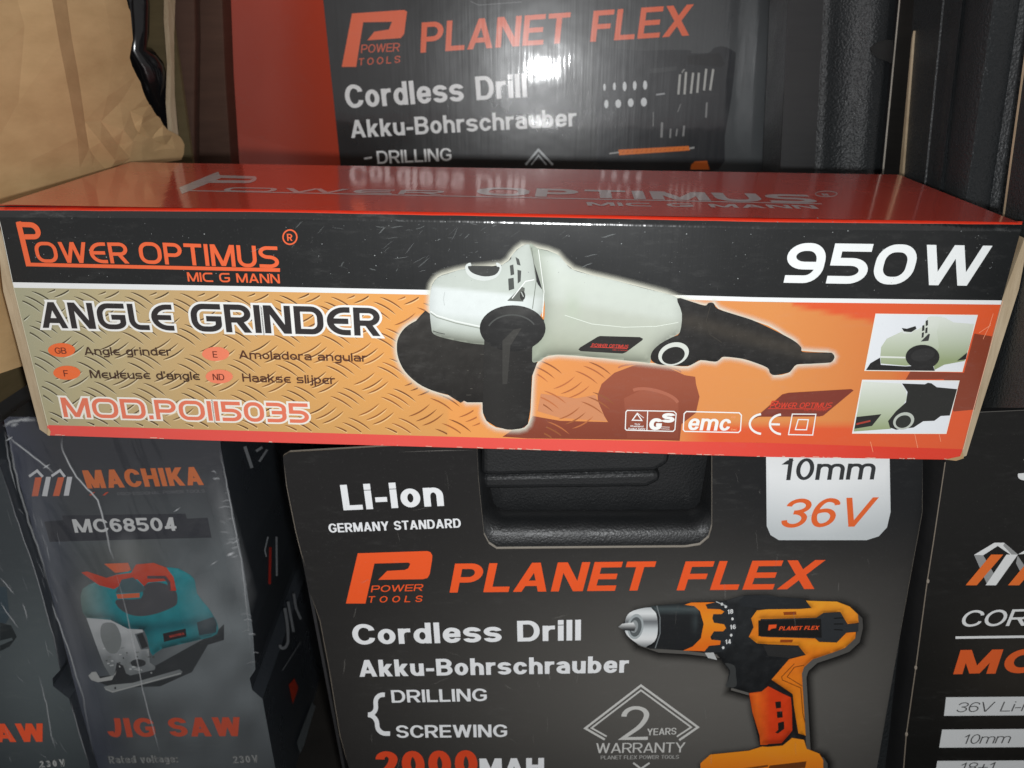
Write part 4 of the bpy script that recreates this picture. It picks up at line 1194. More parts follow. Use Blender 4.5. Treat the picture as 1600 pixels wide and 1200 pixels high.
def machika_mark(a):
    a.line(Z(0, 640, (182, 418), (232, 382), (268, 420)), 4, WJ, 3); a.line(Z(0, 640, (322, 416), (375, 380), (405, 420)), 4, WJ, 3)
    a.poly(Z(0, 640, (220, 425), (262, 422), (238, 540), (198, 542)), JR, 3); a.poly(Z(0, 640, (288, 420), (318, 420), (295, 542), (262, 540)), WJ, 3.2)
    a.poly(Z(0, 640, (362, 424), (402, 422), (370, 540), (330, 540)), JR, 3); a.poly(Z(0, 640, (420, 420), (452, 420), (430, 538), (398, 538)), WJ, 3.2)
machika_mark(jl)
jl.build("maker_mark", jc, INK_WRAP); jl = Art(FJ)
jl.text("MACHIKA", (137, 763), (319, 757.3), 29, C(250, 124, 62, 1.1), .25, -.05, 'helv', 3)
jl.text("PROFESSIONAL POWER TOOLS", (184.5, 774), (321, 769), 5, C(120, 120, 124), .16, 0, 'helv', 3)
for x in (139, 160): jl.poly([(x, 774), (x + 6, 769), (x + 10, 768.6), (x + 4, 774)], C(222, 84, 46), 3)
jl.build("brand_lettering", jc, INK_WRAP); jl = Art(FJ)
jl.text("MC68504", (117.5, 832), (277, 828.8), 21.5, C(236, 238, 238), .225, 0, 'helv', 3)
jl.build("model_lettering", jc, INK_WRAP); jl = Art(FJ)
jl.text("JIG SAW", (170, 1151.5), (379, 1149.5), 30, C(248, 90, 58, 1.2), .25, 0, 'helv', 3)
jl.build("title_lettering", jc, INK_WRAP); jl = Art(FJ)
jl.text("Rated voltage:", (171, 1192.5), (279, 1191), 12, C(176, 178, 176), .2, 0, 'helv', 2.6)
jl.text("Rated voltage:", (171, 1192.5), (279, 1191), 12, C(92, 94, 92), .06, 0, 'helv', 3.4)
jl.build("rating_lettering", jc, INK_WRAP); jl = Art(FJ)
jl.text("230V", (365, 1192.5), (405, 1191), 12, C(186, 188, 186), .2, 0, 'helv', 2.6)
jl.text("230V", (365, 1192.5), (405, 1191), 12, C(92, 94, 92), .06, 0, 'helv', 3.4)
jl.build("voltage_lettering", jc, INK_WRAP)
jp = Art(FJ)
zJ = lambda *p: Z(0, 900, *p)
tb = smooth(zJ((1060, -55), (1150, -30), (1215, 20), (1232, 110), (1300, 195), (1335, 250), (1360, 300), (1356, 362), (1260, 396), (1010, 456), (955, 498), (930, 440), (900, 340), (800, 335), (690, 275), (545, 262), (508, 180), (515, 80), (620, 30), (800, -30)), 2)
jp.poly(tb, moulded(lambda x, y: mixc(mixc(TEAL, C(130, 156, 148), max(0, (175 - x) / 50)), TEAL2, .8 * math.exp(-((y - (985 - (x - 200) * .12)) / 9) ** 2)), tb, 9, .35, .6, .14), 2.4, step=5)
jp.poly(smooth(zJ((725, 150), (880, 140), (900, 60), (1000, 40), (1095, 90), (1108, 160), (1080, 195), (960, 240), (850, 250), (760, 215)), 3), C(92, 92, 96), 3)
jp.poly(zJ((650, -76), (800, -82), (818, -40), (800, -28), (720, -20)), JR, 3.2)
jp.poly(zJ((508, -22), (545, -28), (665, 12), (728, -8), (820, -20), (850, -72), (960, -82), (1040, -52), (1085, 8), (1102, 92), (1062, 92), (1045, 30), (925, 40), (900, 64), (858, 20), (800, 30), (712, 82), (620, 58)), lambda x, y: mixc(C(232, 92, 62), C(220, 70, 48), (y - 890) / 30), 3.4)
jp.line(zJ((920, 8), (1030, 8), (1055, 40), (1060, 90)), 4.5, C(100, 86, 90), 3.8)
jp.poly(zJ((760, 22), (832, 8), (912, 82), (880, 102), (722, 108)), C(90, 114, 120), 3.7)
jp.poly(zJ((728, 114), (872, 106), (872, 134), (735, 142)), JR, 3.8)
jp.poly(zJ((1230, 290), (1335, 255), (1356, 300), (1350, 352), (1245, 372)), C(44, 64, 72), 3)
jp.poly(zJ((1018, 360), (1160, 328), (1166, 378), (1025, 412)), C(46, 34, 36), 3)
jp.text("MACHIKA", (266, 996), (289, 991), 4, C(206, 76, 60), .22, 0, 'helv', 3.5)
# grey metal foot
ML = lambda x, y: mixc(C(222, 226, 228), C(142, 148, 150), max(0, min(1, (y - 985) / 60 + .4 * mn.noise(Vector((x * .06, y * .05, 1))))))
jp.poly(zJ((540, 262), (690, 275), (800, 330), (890, 335), (896, 350), (842, 362), (880, 460), (930, 455), (936, 540), (972, 568), (966, 586), (815, 622), (770, 600), (730, 540), (724, 610), (700, 640), (650, 560), (604, 440)), ML, 4, step=5)
jp.poly(smooth(zJ((640, 300), (720, 300), (760, 400), (730, 480), (670, 470), (630, 380)), 3), C(150, 156, 156), 4.4)
for _ in range(46):
    x, y = rj.uniform(155, 238), rj.uniform(1012, 1052)
    if x < 150 + (y - 1000) * .4: continue
    g_ = rj.choice((60, 90, 150, 200, 226)); w, h_ = rj.uniform(1.5, 6), rj.uniform(1, 4)
    jp.poly([(x, y), (x + w, y - .2 * w), (x + w + 1, y + h_ - .2 * w), (x + 1, y + h_)], C(g_, g_ + 4, g_ + 4), 4.25 + _ * .003)
jp.poly(zJ((855, 368), (890, 355), (926, 440), (888, 456)), C(56, 58, 60), 4.4)
jp.poly(ell(216, 1036, 12, 6, 16), C(60, 62, 64), 4.4); jp.poly(zJ((730, 540), (770, 560), (800, 640), (740, 660), (715, 620)), C(58, 60, 62), 4.3)
jp.poly(zJ((552, 622), (575, 600), (600, 598), (625, 640), (720, 620), (728, 590), (700, 650), (612, 664), (570, 650)), C(212, 214, 212), 4.5)
jp.poly(zJ((648, 692), (700, 680), (830, 668), (1122, 584), (1142, 598), (1130, 616), (704, 730), (660, 712)), lambda x, y: mixc(C(176, 182, 182), C(130, 136, 138), (x - 230) / 60), 4.2)
jp.line(zJ((660, 706), (704, 724), (1130, 608)), 1.4, C(214, 216, 214), 4.6)
jp.poly(ell(180, 1075, 1.6, 2, 10), C(40, 42, 44), 4.8)
jp.build("printed_jigsaw", jc, INK_WRAP)

# clear shrink wrap; fold highlights, glints and haze are painted in as pale strokes
wm_, wnt, wbs = nodes("clear_shrink_wrap")
wbs.inputs['Base Color'].default_value = (.06, .062, .068, 1)
wbs.inputs['Roughness'].default_value = .13
wn = N(wnt, "ShaderNodeTexNoise", Scale=1.0, Detail=3.0, Distortion=.8); wnt.links.new(coords(wnt, (34, 34, 11), (0, math.radians(18), 0)), wn.inputs['Vector'])
wb = N(wnt, "ShaderNodeBump", Strength=1.0, Distance=.010); wnt.links.new(wn.outputs['Fac'], wb.inputs['Height']); wnt.links.new(wb.outputs[0], wbs.inputs['Normal'])
wbs.inputs['Alpha'].default_value = .28
wv = Art(FJ)
wv.poly(j1, (1, 1, 1, 1), 16, step=24)
wv.build("shrink_wrap", jc, wm_)
wf, wfnt, wfb = nodes("wrap_fold_glint")
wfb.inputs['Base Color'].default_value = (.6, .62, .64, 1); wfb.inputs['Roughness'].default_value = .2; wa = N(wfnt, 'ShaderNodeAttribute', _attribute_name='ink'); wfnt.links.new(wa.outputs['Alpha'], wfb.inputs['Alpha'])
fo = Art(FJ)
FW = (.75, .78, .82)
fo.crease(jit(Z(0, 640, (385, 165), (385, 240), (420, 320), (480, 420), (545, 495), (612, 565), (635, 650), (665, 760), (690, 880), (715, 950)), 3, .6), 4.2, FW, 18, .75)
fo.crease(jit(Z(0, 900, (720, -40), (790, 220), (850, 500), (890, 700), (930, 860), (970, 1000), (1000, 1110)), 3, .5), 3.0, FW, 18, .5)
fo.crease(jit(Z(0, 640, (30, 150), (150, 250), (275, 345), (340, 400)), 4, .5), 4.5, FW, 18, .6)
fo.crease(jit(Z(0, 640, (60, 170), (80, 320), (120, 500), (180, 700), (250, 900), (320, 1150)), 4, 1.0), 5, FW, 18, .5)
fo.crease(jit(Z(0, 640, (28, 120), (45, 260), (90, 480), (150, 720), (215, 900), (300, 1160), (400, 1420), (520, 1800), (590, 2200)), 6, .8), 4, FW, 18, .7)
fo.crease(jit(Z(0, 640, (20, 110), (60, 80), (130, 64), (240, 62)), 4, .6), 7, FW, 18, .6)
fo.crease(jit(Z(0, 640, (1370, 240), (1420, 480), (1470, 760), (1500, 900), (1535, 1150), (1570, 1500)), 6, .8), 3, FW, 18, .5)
for k in range(30):  # wrinkle highlights painted along the right edge
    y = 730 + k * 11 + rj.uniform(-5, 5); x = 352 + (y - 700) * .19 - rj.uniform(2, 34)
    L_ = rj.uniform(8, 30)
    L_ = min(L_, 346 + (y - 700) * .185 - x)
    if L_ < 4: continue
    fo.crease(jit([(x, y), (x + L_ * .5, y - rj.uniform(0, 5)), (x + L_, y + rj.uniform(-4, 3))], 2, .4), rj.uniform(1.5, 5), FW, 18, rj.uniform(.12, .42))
for (x, y, w_, a_) in ((360, 866, 7, .95), (334, 880, 3, .6), (72, 729, 4, .9), (14, 686, 4, .9), (276, 797, 3, .7), (368, 846, 3, .6), (22, 664, 9, .6), (40, 655, 8, .5)):  # small bright glints, painted as near-white strokes
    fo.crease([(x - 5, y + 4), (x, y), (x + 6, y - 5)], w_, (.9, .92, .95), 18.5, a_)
for (x0, y0, x1, y1, w_, a_) in ((30, 700, 160, 1180, 34, .10), (300, 900, 330, 1000, 70, .10), (330, 730, 395, 960, 36, .14), (120, 900, 175, 1000, 60, .12), (190, 830, 210, 900, 50, .10)):  # reflection haze on the wrap, painted as broad faint streaks
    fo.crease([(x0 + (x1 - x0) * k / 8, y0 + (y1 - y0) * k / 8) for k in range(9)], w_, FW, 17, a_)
fo.build("wrap_fold_glint", jc, wf)

# printed right side of that carton (dark, seen edge-on)
ps = FJ.px(345, 700); pe = FJ.px(430, 1200)
nx_ = Vector((1, 0, 0)) - (pe - ps).normalized() * (pe - ps).normalized().dot(Vector((1, 0, 0)))
nx_ = Vector((0, 1, 0)).cross((pe - ps).normalized()); nx_ = nx_ if nx_.x > 0 else -nx_
FS = Face(ps + nx_ * .0006, nx_)
sd = Art(FS)
GS = C(168, 172, 176, 1.3)
sd.line(Z(0, 640, (1530, 230), (1575, 365)), 5, GS, 1); sd.line(Z(400, 640, (0, 260), (40, 235)), 4, GS, 1); sd.line(Z(400, 640, (20, 325), (70, 250)), 3.5, GS, 1)
sd.build("side_number", jc, INK_GLOSS); sd = Art(FS)
sd.line(Z(400, 640, (75, 795), (55, 880), (65, 920)), 2.2, GS, 1); sd.line(Z(400, 640, (128, 795), (130, 1040)), 3, GS, 1); sd.line(Z(400, 640, (90, 860), (85, 1090)), 4, C(200, 60, 50, 1.2), 1)
sd.build("side_mark", jc, INK_GLOSS); sd = Art(FS)
sd.line(rp(Z(400, 900, (180, 200), (200, 330), (200, 440), (150, 460), (150, 430)), 10), 4.5, GS, 1)
sd.line(Z(400, 900, (200, 160), (235, 350)), 4, GS, 1); sd.line(Z(400, 900, (235, 110), (250, 200), (280, 270)), 4, GS, 1)
sd.build("side_lettering", jc, INK_GLOSS); sd = Art(FS)
sd.poly(Z(400, 900, (205, 680), (240, 640), (265, 700), (230, 800)), C(190, 60, 40, 1.2), 1)
sd.build("side_stripe", jc, INK_GLOSS); sd = Art(FS)
sd.poly(Z(400, 900, (350, 790), (385, 830), (370, 920), (275, 1110), (255, 1040)), C(110, 118, 122, 1.2), 1)
sd.line(Z(400, 900, (410, 960), (310, 1180)), 5, C(100, 106, 112, 1.2), 1)
sd.build("side_stripe", jc, INK_GLOSS); sd = Art(FS)
sd.line(Z(400, 900, (165, 590), (280, 410)), .8, GS, 1);
sd.build("side_scratch", jc, INK_GLOSS)

YK = .372
FK = Face.upright(60, 1000, YK, yaw=-2.0)
j2 = [(-230, 700), (-40, 695), (0, 728), (22, 800), (47, 872), (60, 912), (82, 992), (94, 1047), (82, 1060), (83, 1072), (108, 1092), (118, 1128), (140, 1200), (205, EXT), (-140, EXT)]
b2 = FK.px(20, EXT)
kc = thing("jigsaw_carton", (b2.x, YK + .05, b2.z), "dark grey jigsaw carton cut off by the left edge, with a thumb notch", "carton", JG)
prism("carton_body", FK, j2, .10, [jig_black, jig_black], kc, off=-.0004)
ka = Art(FK)
ka.poly(j2, lambda x, y: mixc(C(50, 56, 60), C(88, 96, 98), math.exp(-((x - 70) / 120) ** 2 - ((y - 1060) / 150) ** 2)), 1, step=16)
ka.poly(zJ((0, 290), (70, 310), (105, 380), (60, 440), (0, 470)), C(36, 42, 44), 1.6)
ka.poly(zJ((0, 405), (75, 385), (80, 400), (0, 435)), C(80, 88, 90), 2)
ka.poly(zJ((-80, 60), (40, 70), (60, 250), (20, 330), (-80, 340)), C(52, 66, 74), 1.5)
ka.build("front_print", kc, INK_WRAP)
kl = Art(FK)
kl.text("JIG SAW", (-136, 1160), (74, 1158.5), 30, C(244, 86, 50, 1.15), .25, 0, 'helv', 3)
kl.build("title_lettering", kc, INK_WRAP); kl = Art(FK)
kl.text("230V", (62.5, 1199.5), (104, 1197), 12, C(176, 178, 176), .25, .1, 'helv', 2.6)
kl.text("230V", (62.5, 1199.5), (104, 1197), 12, C(70, 72, 72), .09, .1, 'helv', 3.4)
kl.build("voltage_lettering", kc, INK_WRAP)
kw = Art(FK)  # wrap folds shown by painted pale highlights
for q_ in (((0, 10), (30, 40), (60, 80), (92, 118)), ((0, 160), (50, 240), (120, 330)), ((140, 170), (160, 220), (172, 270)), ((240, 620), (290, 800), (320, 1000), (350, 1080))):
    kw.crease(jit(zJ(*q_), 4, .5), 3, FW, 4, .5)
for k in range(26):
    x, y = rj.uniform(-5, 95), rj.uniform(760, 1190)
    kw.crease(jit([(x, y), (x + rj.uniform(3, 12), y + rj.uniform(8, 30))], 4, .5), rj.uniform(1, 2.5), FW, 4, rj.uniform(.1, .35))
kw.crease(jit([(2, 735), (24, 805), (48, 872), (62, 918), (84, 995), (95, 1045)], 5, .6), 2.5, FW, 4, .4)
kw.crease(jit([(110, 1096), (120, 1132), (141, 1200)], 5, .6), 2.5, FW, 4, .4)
kw.build("wrap_fold_glint", kc, wf)

# ------------------------------------------------------------------ 4. right-hand black carton and the case beside it
YR = .352
FR = Face.upright(1500, 900, YR, yaw=1.0)
r_out = [(1484, 646), (1800, 636), (1800, EXT), (1382, EXT), (1412, 1200), (1424, 1100), (1432, 1040), (1449, 906), (1458, 850), (1477, 722)]
b4 = FR.px(1580, EXT)
rc = thing("drill_carton", (b4.x, YR + .06, b4.z), "black carton at the right edge with white specification strips and folded-ribbon mark", "carton", "cordless drill cartons")
prism("carton_sleeve", FR, r_out, .13, [CARD_DARK, CARD_DARK], rc, off=-.0004)
ed = Art(FR)
pth = [(1477, 722), (1458, 850), (1449, 907), (1431, 1043), (1416, 1148), (1412, 1200), (1382, EXT)]
ed.line(pth, 1.7, C(126, 116, 104), 3)
for x, y in ((1450, 908), (1431, 1043), (1416.5, 1147)): ed.poly(ell(x, y, 2.2, 3.4, 10), C(150, 140, 128), 3.3)
ed.line([(1484, 646), (1600, 641), (1800, 636)], 1.2, C(90, 88, 84), 3)
ed.build("cut_edge", rc, INK_MATT)
ra = Art(FR)
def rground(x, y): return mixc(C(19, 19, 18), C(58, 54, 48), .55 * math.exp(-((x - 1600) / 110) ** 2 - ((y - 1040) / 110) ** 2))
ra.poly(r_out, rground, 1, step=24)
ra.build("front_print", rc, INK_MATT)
rl = Art(FR)
GW, GG = C(226, 228, 228), C(150, 152, 152)
rl.poly(Z(1200, 640, (1288, 908), (1415, 832), (1475, 832), (1562, 905), (1520, 910), (1436, 852), (1345, 910)), GW, 2.6)
rl.poly(Z(1200, 640, (1288, 908), (1345, 910), (1415, 1030), (1372, 1098)), GG, 2.5)
rl.poly(Z(1200, 640, (1478, 836), (1562, 905), (1540, 925), (1470, 850)), GG, 2.8)
rl.poly(Z(1200, 640, (1235, 1098), (1395, 906), (1470, 906), (1305, 1098)), C(230, 112, 44), 3)
rl.poly(Z(1200, 640, (1360, 1098), (1490, 906), (1562, 906), (1425, 1098)), GW, 3)
rl.poly(Z(1200, 640, (1562, 905), (1640, 860), (1700, 905), (1650, 930), (1620, 900)), GW, 2.6)
rl.poly(Z(1200, 640, (1560, 912), (1620, 1000), (1590, 1040), (1550, 960)), GG, 2.5)
rl.poly(Z(1200, 640, (1500, 1098), (1660, 906), (1735, 906), (1570, 1098)), C(230, 112, 44), 3)
rl.build("folded_ribbon_mark", rc, INK_MATT)
rt = Art(FR)
rt.text("36V", (1586, 750), (1690, 750), 43, C(226, 228, 228), .2, .15, 'helv', 3)
rt.build("voltage_lettering", rc, INK_MATT); rt = Art(FR)
rt.text("CORDLESS", (1498.5, 979), (1764, 974), 26, GW, .165, .15, 'helv', 3)
rt.line([(1493, 996.3), (1800, 992)], 3.8, GW, 3)
rt.build("title_lettering", rc, INK_MATT); rt = Art(FR)
rt.text("MC", (1489, 1053), (1618, 1051), 38, C(222, 96, 44), .3, .08, 'helv', 3)
rt.build("model_lettering", rc, INK_MATT)
for q_, t, a, b, hh in ((((1113, 758), (2100, 750), (2100, 868), (1100, 874)), "36V Li-ion", (1493, 1112.5), (1632, 1110), 15.5), (((1088, 960), (2100, 952), (2100, 1066), (1070, 1073)), "10mm", (1502.5, 1162), (1576, 1160.5), 15),
                   (((1058, 1156), (2100, 1150), (2100, 1270), (1040, 1275)), "18+1", (1497, 1206), (1552, 1205), 15)):
    sp = Art(FR)
    sp.poly(Z(1200, 900, *q_), C(214, 217, 218), 2)
    sp.text(t, a, b, hh, C(72, 72, 72), .1, .15, 'helv', 3)
    sp.build("specification_strip", rc, INK_MATT)

# grained case in the gap between the two lower drill cartons
gx0, gx1 = FP.px(1360, 1000).x, FR.px(1470, 1000).x
lc = thing("tool_case", ((gx0 + gx1) / 2 + .01, .44, 0), "black grained case in the narrow gap between the two lower drill cartons", "tool case")
FG = Face.upright(1430, 900, YP + .014, yaw=4)
prism("case_body", FG, [(1400, 706), (1490, 706), (1478, 850), (1440, EXT), (1300, EXT), (1380, 1000)], .08, [PLASTIC, PLASTIC], lc, bevel=.004, segs=3)

# ------------------------------------------------------------------ 5. upper cordless drill carton (behind the long carton)
YU = .615
FU = Face.upright(850, 130, YU, yaw=1.0, lean=.9)
u_out = [(498, -70), (1213, -90), (1208, 0), (1196, 262), (1176, 420), (552, 420), (531, 250), (505, 0)]
uf = [FU.px(x, y) for x, y in u_out]
b5 = FU.px(860, 420)
uc = thing("drill_carton", (b5.x, YU + .06, SHELFZ), "glossy black drill carton with a red side, standing behind the grinder carton", "carton", "cordless drill cartons")
# front board, black; left side board flares out to its rear edge and is red
rl_t, rl_b = FU.px(505 - 8, -70), FU.px(552, 420)
FB = Face.upright(350, 120, YU + .085, lean=.9)
rear = [FB.px(x, y) for x, y in ((334, -70), (340, 0), (357, 205), (372, 420))]
frl = [FU.px(x, y, -.0006) for x, y in ((498, -70), (505, 0), (531, 250), (552, 420))]
red_side = solid("red_card_side", C(216, 84, 60), .4)
V = frl + rear
mesh_obj("side_panel", V, [(0, 1, 5, 4), (1, 2, 6, 5), (2, 3, 7, 6)], red_side, uc)
frr = [FU.px(x, y, -.0006) for x, y in ((1213, -90), (1208, 0), (1196, 262), (1176, 420))]
rr = [p + Vector((-.02, .10, 0)) for p in frr]
frt = [frl[0], frr[0]]
V = [*frl, *frr, *rear, *rr]
F = [(3, 2, 1, 0, 4, 5, 6, 7), (4, 12, 13, 5), (5, 13, 14, 6), (6, 14, 15, 7), (0, 8, 12, 4), (8, 9, 10, 11, 15, 14, 13, 12), (3, 7, 15, 11)]
mesh_obj("carton_body", V, F, solid("black_card_rear", C(30, 32, 34)), uc)
K = 1.35
ua = Art(FU)
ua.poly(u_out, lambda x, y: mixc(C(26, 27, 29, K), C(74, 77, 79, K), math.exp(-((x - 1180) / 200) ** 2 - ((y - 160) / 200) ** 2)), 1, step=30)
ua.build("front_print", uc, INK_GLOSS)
ul = Art(FU)
UO, UW = C(226, 92, 52, K), C(214, 217, 218, K)
p_logo(ul, [(550, 21), (631, 15.5), (636, 18), (631.5, 53), (626, 59.5), (574, 63), (585, 49.5), (607.5, 46), (612.5, 34), (567.5, 34.8), (556.5, 104.5), (534, 104.5)], UO, 3)
ul.text("POWER", (564, 83), (624, 80), 13, C(200, 84, 52, K), .14, .2, 'helv', 3)
ul.text("TOOLS", (560, 102.5), (625, 98), 11, C(200, 84, 52, K), .16, .2, 'helv', 3, gap=.4)
ul.text("PLANET", (657, 82.5), (887, 67), 46.5, UO, .2, .15, 'helv', 3)
ul.text("FLEX", (922, 65.5), (1076, 55.5), 47.5, UO, .2, .15, 'helv', 3)
ul.build("brand_lettering", uc, INK_GLOSS); ul = Art(FU)
ul.text("Cordless Drill", (541.5, 169.5), (824, 151.5), 36.5, UW, .21, 0, 'helv', 3)
ul.build("title_lettering", uc, INK_GLOSS); ul = Art(FU)
ul.text("Akku-Bohrschrauber", (549, 215.5), (901, 197), 27.5, UW, .205, 0, 'helv', 3)
ul.build("subtitle_lettering", uc, INK_GLOSS); ul = Art(FU)
ul.text("DRILLING", (590, 256), (706, 251), 20, UW, .18, 0, 'helv', 3)
ul.line([(569, 248), (581, 246)], 3, UW, 3)
ul.build("function_lettering", uc, INK_GLOSS); ul = Art(FU)
ul.line(Z(800, 0, (85, 1030), (165, 935), (255, 1030)), 3.2, C(170, 174, 176, K), 3)
ul.line(Z(800, 0, (120, 1030), (166, 972), (215, 1030)), 2.0, C(170, 174, 176, K), 3)
ul.build("warranty_mark", uc, INK_GLOSS)
uk = Art(FU)
zU = lambda *p: Z(800, 0, *p)
uk.poly(smooth(zU((520, 335), (800, 318), (1100, 312), (1120, 332), (1228, 330), (1262, 300), (1320, 290), (1385, 320), (1398, 360), (1372, 600), (1330, 850), (1290, 1060), (900, 1080), (570, 1080), (535, 800)), 3), C(34, 36, 40, K), 2)
uk.poly(zU((860, 430), (1030, 415), (1030, 440), (900, 455), (865, 455)), C(52, 54, 56, K), 2.5)
uk.poly(zU((1090, 350), (1300, 330), (1330, 400), (1310, 420), (1100, 400)), C(22, 23, 26, K), 2.5)
for x, y, w, h_ in ((578, 545, 16, 45), (640, 540, 18, 50), (704, 540, 24, 60), (767, 535, 24, 58), (832, 532, 26, 58), (590, 650, 26, 54), (664, 648, 36, 54), (742, 642, 36, 54), (824, 638, 38, 56)):
    uk.poly(ell(800 + x / 4, y / 4, w / 8, h_ / 8, 12), C(200, 203, 204, K), 3)
uk.line(zU((900, 592), (955, 585)), 2.5, C(150, 152, 154, K), 3)
for x0, y0, x1, y1 in ((1050, 465, 1040, 590), (1088, 450, 1078, 590), (1132, 455, 1118, 585), (1168, 455, 1158, 580), (1214, 430, 1200, 565), (1258, 432, 1238, 565)):
    uk.line(zU((x0, y0), (x1, y1)), 3.4, C(168, 168, 164, K), 3)
uk.line(zU((1060, 455), (1078, 432)), 1.6, C(150, 150, 148, K), 3)
for x0, y0, x1, y1, w in ((938, 765, 934, 860, 3.6), (992, 805, 988, 862, 2.6), (1032, 805, 1026, 850, 2.2), (1076, 785, 1070, 852, 3), (1218, 640, 1212, 735, 2.6), (884, 700, 882, 790, 1.2), (1055, 650, 1035, 700, 1.2)):
    uk.line(zU((x0, y0), (x1, y1)), w, C(128, 128, 128, K), 3)
uk.poly(zU((665, 936), (1105, 912), (1112, 940), (670, 970)), C(222, 112, 42, K), 3)
uk.line(zU((608, 960), (668, 952)), 2, C(160, 160, 158, K), 3); uk.line(zU((1108, 928), (1140, 922)), 3, C(150, 150, 148, K), 3)
uk.poly(zU((1120, 1030), (1145, 1008), (1220, 1005), (1235, 1060), (1115, 1060)), C(222, 104, 42, K), 3)
for k in range(14): uk.line(zU((690 + k * 29, 958 - k * 1.5), (700 + k * 29, 942 - k * 1.5)), 1.0, C(180, 84, 30, K), 3.4)
uk.build("printed_tool_kit", uc, INK_GLOSS)
co = Art(FU)
co.line([(735, 2), (748, 8), (815, 3)], 1.2, C(96, 98, 100, K), 2)
co.poly([(728, -30), (735, 2), (748, 7), (815, 2), (825, -36)], C(16, 16, 17), 1.6)
co.build("handle_cutout", uc, INK_GLOSS)

# ------------------------------------------------------------------ 6. torn brown carton on the left, things around it
def pt_(x, Y, z): return Vector((x, Y, z))
A_, B_ = Vector((-.2345, .392, 0)), Vector((-.2158, .502, 0))
dA = (B_ - A_).normalized()
FBn = Vector((dA.y, -dA.x, 0))
FBr = Face(Vector((A_.x, A_.y, EYE - .069)), FBn)
bc = thing("brown_carton", (-.29, .45, SHELFZ + .004), "torn light brown corrugated carton at the left end of the grinder carton", "carton")
tear = [(190, -60), (190, 0), (193, 12), (196, 18), (198, 40), (200, 62), (197, 78), (195, 90), (199, 104), (206, 118), (212, 128), (216, 142), (220, 152), (227, 165), (232, 174), (237, 182), (243, 186), (248, 197), (256, 206), (266, 210), (276, 216), (281, 226), (280, 240), (276, 249)]
out = [(-150, -60), *tear, (215, 256), (150, 290), (60, 560), (-60, 600), (-150, 600)]
# panel as a finely divided sheet so that it can buckle
crA = [(60, -60, 3.2), (72, 0, 3.5), (84, 70, 3.4), (100, 150, 2.9), (112, 215, 2.4), (116, 262, 1.0), (104, 330, .6), (90, 420, 0)]
crB = [(88, -60, -.8), (95, 0, -.9), (103, 60, -1.0), (114, 120, -.8), (124, 190, -.4), (131, 232, .2), (136, 258, .6), (128, 330, .6), (112, 420, 0)]
crC = [(131, 232, .2), (150, 222, 1.9), (168, 214, .6), (186, 203, 2.2), (203, 196, .8), (216, 184, 2.6), (228, 178, 1.0)]
crD = [(160, 268, .3), (172, 250, 1.8), (186, 236, .2), (200, 220, 2.1), (210, 208, .6), (214, 194, 2.4)]
crE = [(214, 222, 2.2), (230, 216, .7), (248, 212, 2.0), (262, 212, .4)]
loose = [(232, 236, .9), (252, 226, 0), (266, 232, .8), (196, 246, .2), (178, 226, -.3), (140, 246, -.2), (160, 150, .8), (170, 90, .1), (160, 20, .9), (150, 190, 0), (30, 40, 1.0), (20, 160, .2), (40, 250, 1.2), (-40, 100, 1), (-60, 300, 0), (30, 380, .6), (50, 500, 0), (180, 160, -.2), (196, 175, .6), (10, -30, .2), (145, -40, .4)]
vs, hs, es = [], [], []
for p in out: vs.append(Vector(p)); hs.append(0.6 if p[0] > 180 and p[1] < 160 else 0)
n0 = len(vs)
es += [(i, (i + 1) % n0) for i in range(n0)]
def vid(p):
    for i, q in enumerate(vs):
        if (q - Vector(p[:2])).length < .3: return i
    vs.append(Vector(p[:2])); hs.append(p[2]); return len(vs) - 1
for cr in (crA, crB, crC, crD, crE):
    ids = [vid(p) for p in cr if inside(p, out)]
    es += list(zip(ids, ids[1:]))
for p in loose:
    if inside(p, out): vid(p)
ov, oe, of, orig, *_ = delaunay_2d_cdt(vs, es, [], 1, 1e-4)
V = [FBr.px(p.x, p.y, (hs[o_[0]] if o_ else 0) * .0011 + .0005) for p, o_ in zip(ov, orig)]
pan = mesh_obj("torn_panel", V, [tuple(f) for f in of], [KRAFT, KRAFT_EDGE], bc)
sb_ = pan.modifiers.new("soft", 'SUBSURF'); sb_.subdivision_type = 'SIMPLE'; sb_.levels = sb_.render_levels = 2
crl = Art(FBr)
for cr, w in ((crC, 1.3), (crD, 1.0), (crE, 1.1), (crB[3:7], .6)):
    lo, hi = ribbon(cr, w / 2)
    b = len(crl.V)
    for p, q, h_ in zip(lo, hi, cr):
        for r_ in (p, q): crl.V.append(FBr.px(r_.x, r_.y, h_[2] * .0011 + .0008)); crl.Cc.append((1, 1, 1, 1))
    for i in range(len(lo) - 1): crl.F.append((b + 2 * i, b + 2 * i + 2, b + 2 * i + 3, b + 2 * i + 1))
tq = [p for p in tear if p[1] >= -60]
lo, hi = ribbon(tq, .9)
b = len(crl.V)
for i, (p, q) in enumerate(zip(lo, hi)):
    for r_ in (p, q):
        crl.V.append(FBr.px(r_.x + rj.uniform(-.5, .5), r_.y, .0006 + (.00066 if tq[i][1] < 160 else 0) + .0004)); crl.Cc.append((1, 1, 1, 1))
for i in range(len(lo) - 1): crl.F.append((b + 2 * i, b + 2 * i + 2, b + 2 * i + 3, b + 2 * i + 1))
crl.build("worn_crease", bc, card("worn_kraft", (.62, .48, .30), (.80, .66, .46)))
so = pan.modifiers.new("board", 'SOLIDIFY'); so.thickness = .003; so.offset = -1; so.material_offset_rim = 1
# pale strip of the corner that is still standing
prism("corner_strip", FBr, [(264, -60), (272, -60), (274, 0), (272, 60), (273, 150), (279, 215), (270, 212), (266, 160), (268, 100), (263, 30)], .003, [KRAFT_EDGE, KRAFT_EDGE], bc, off=.0002)
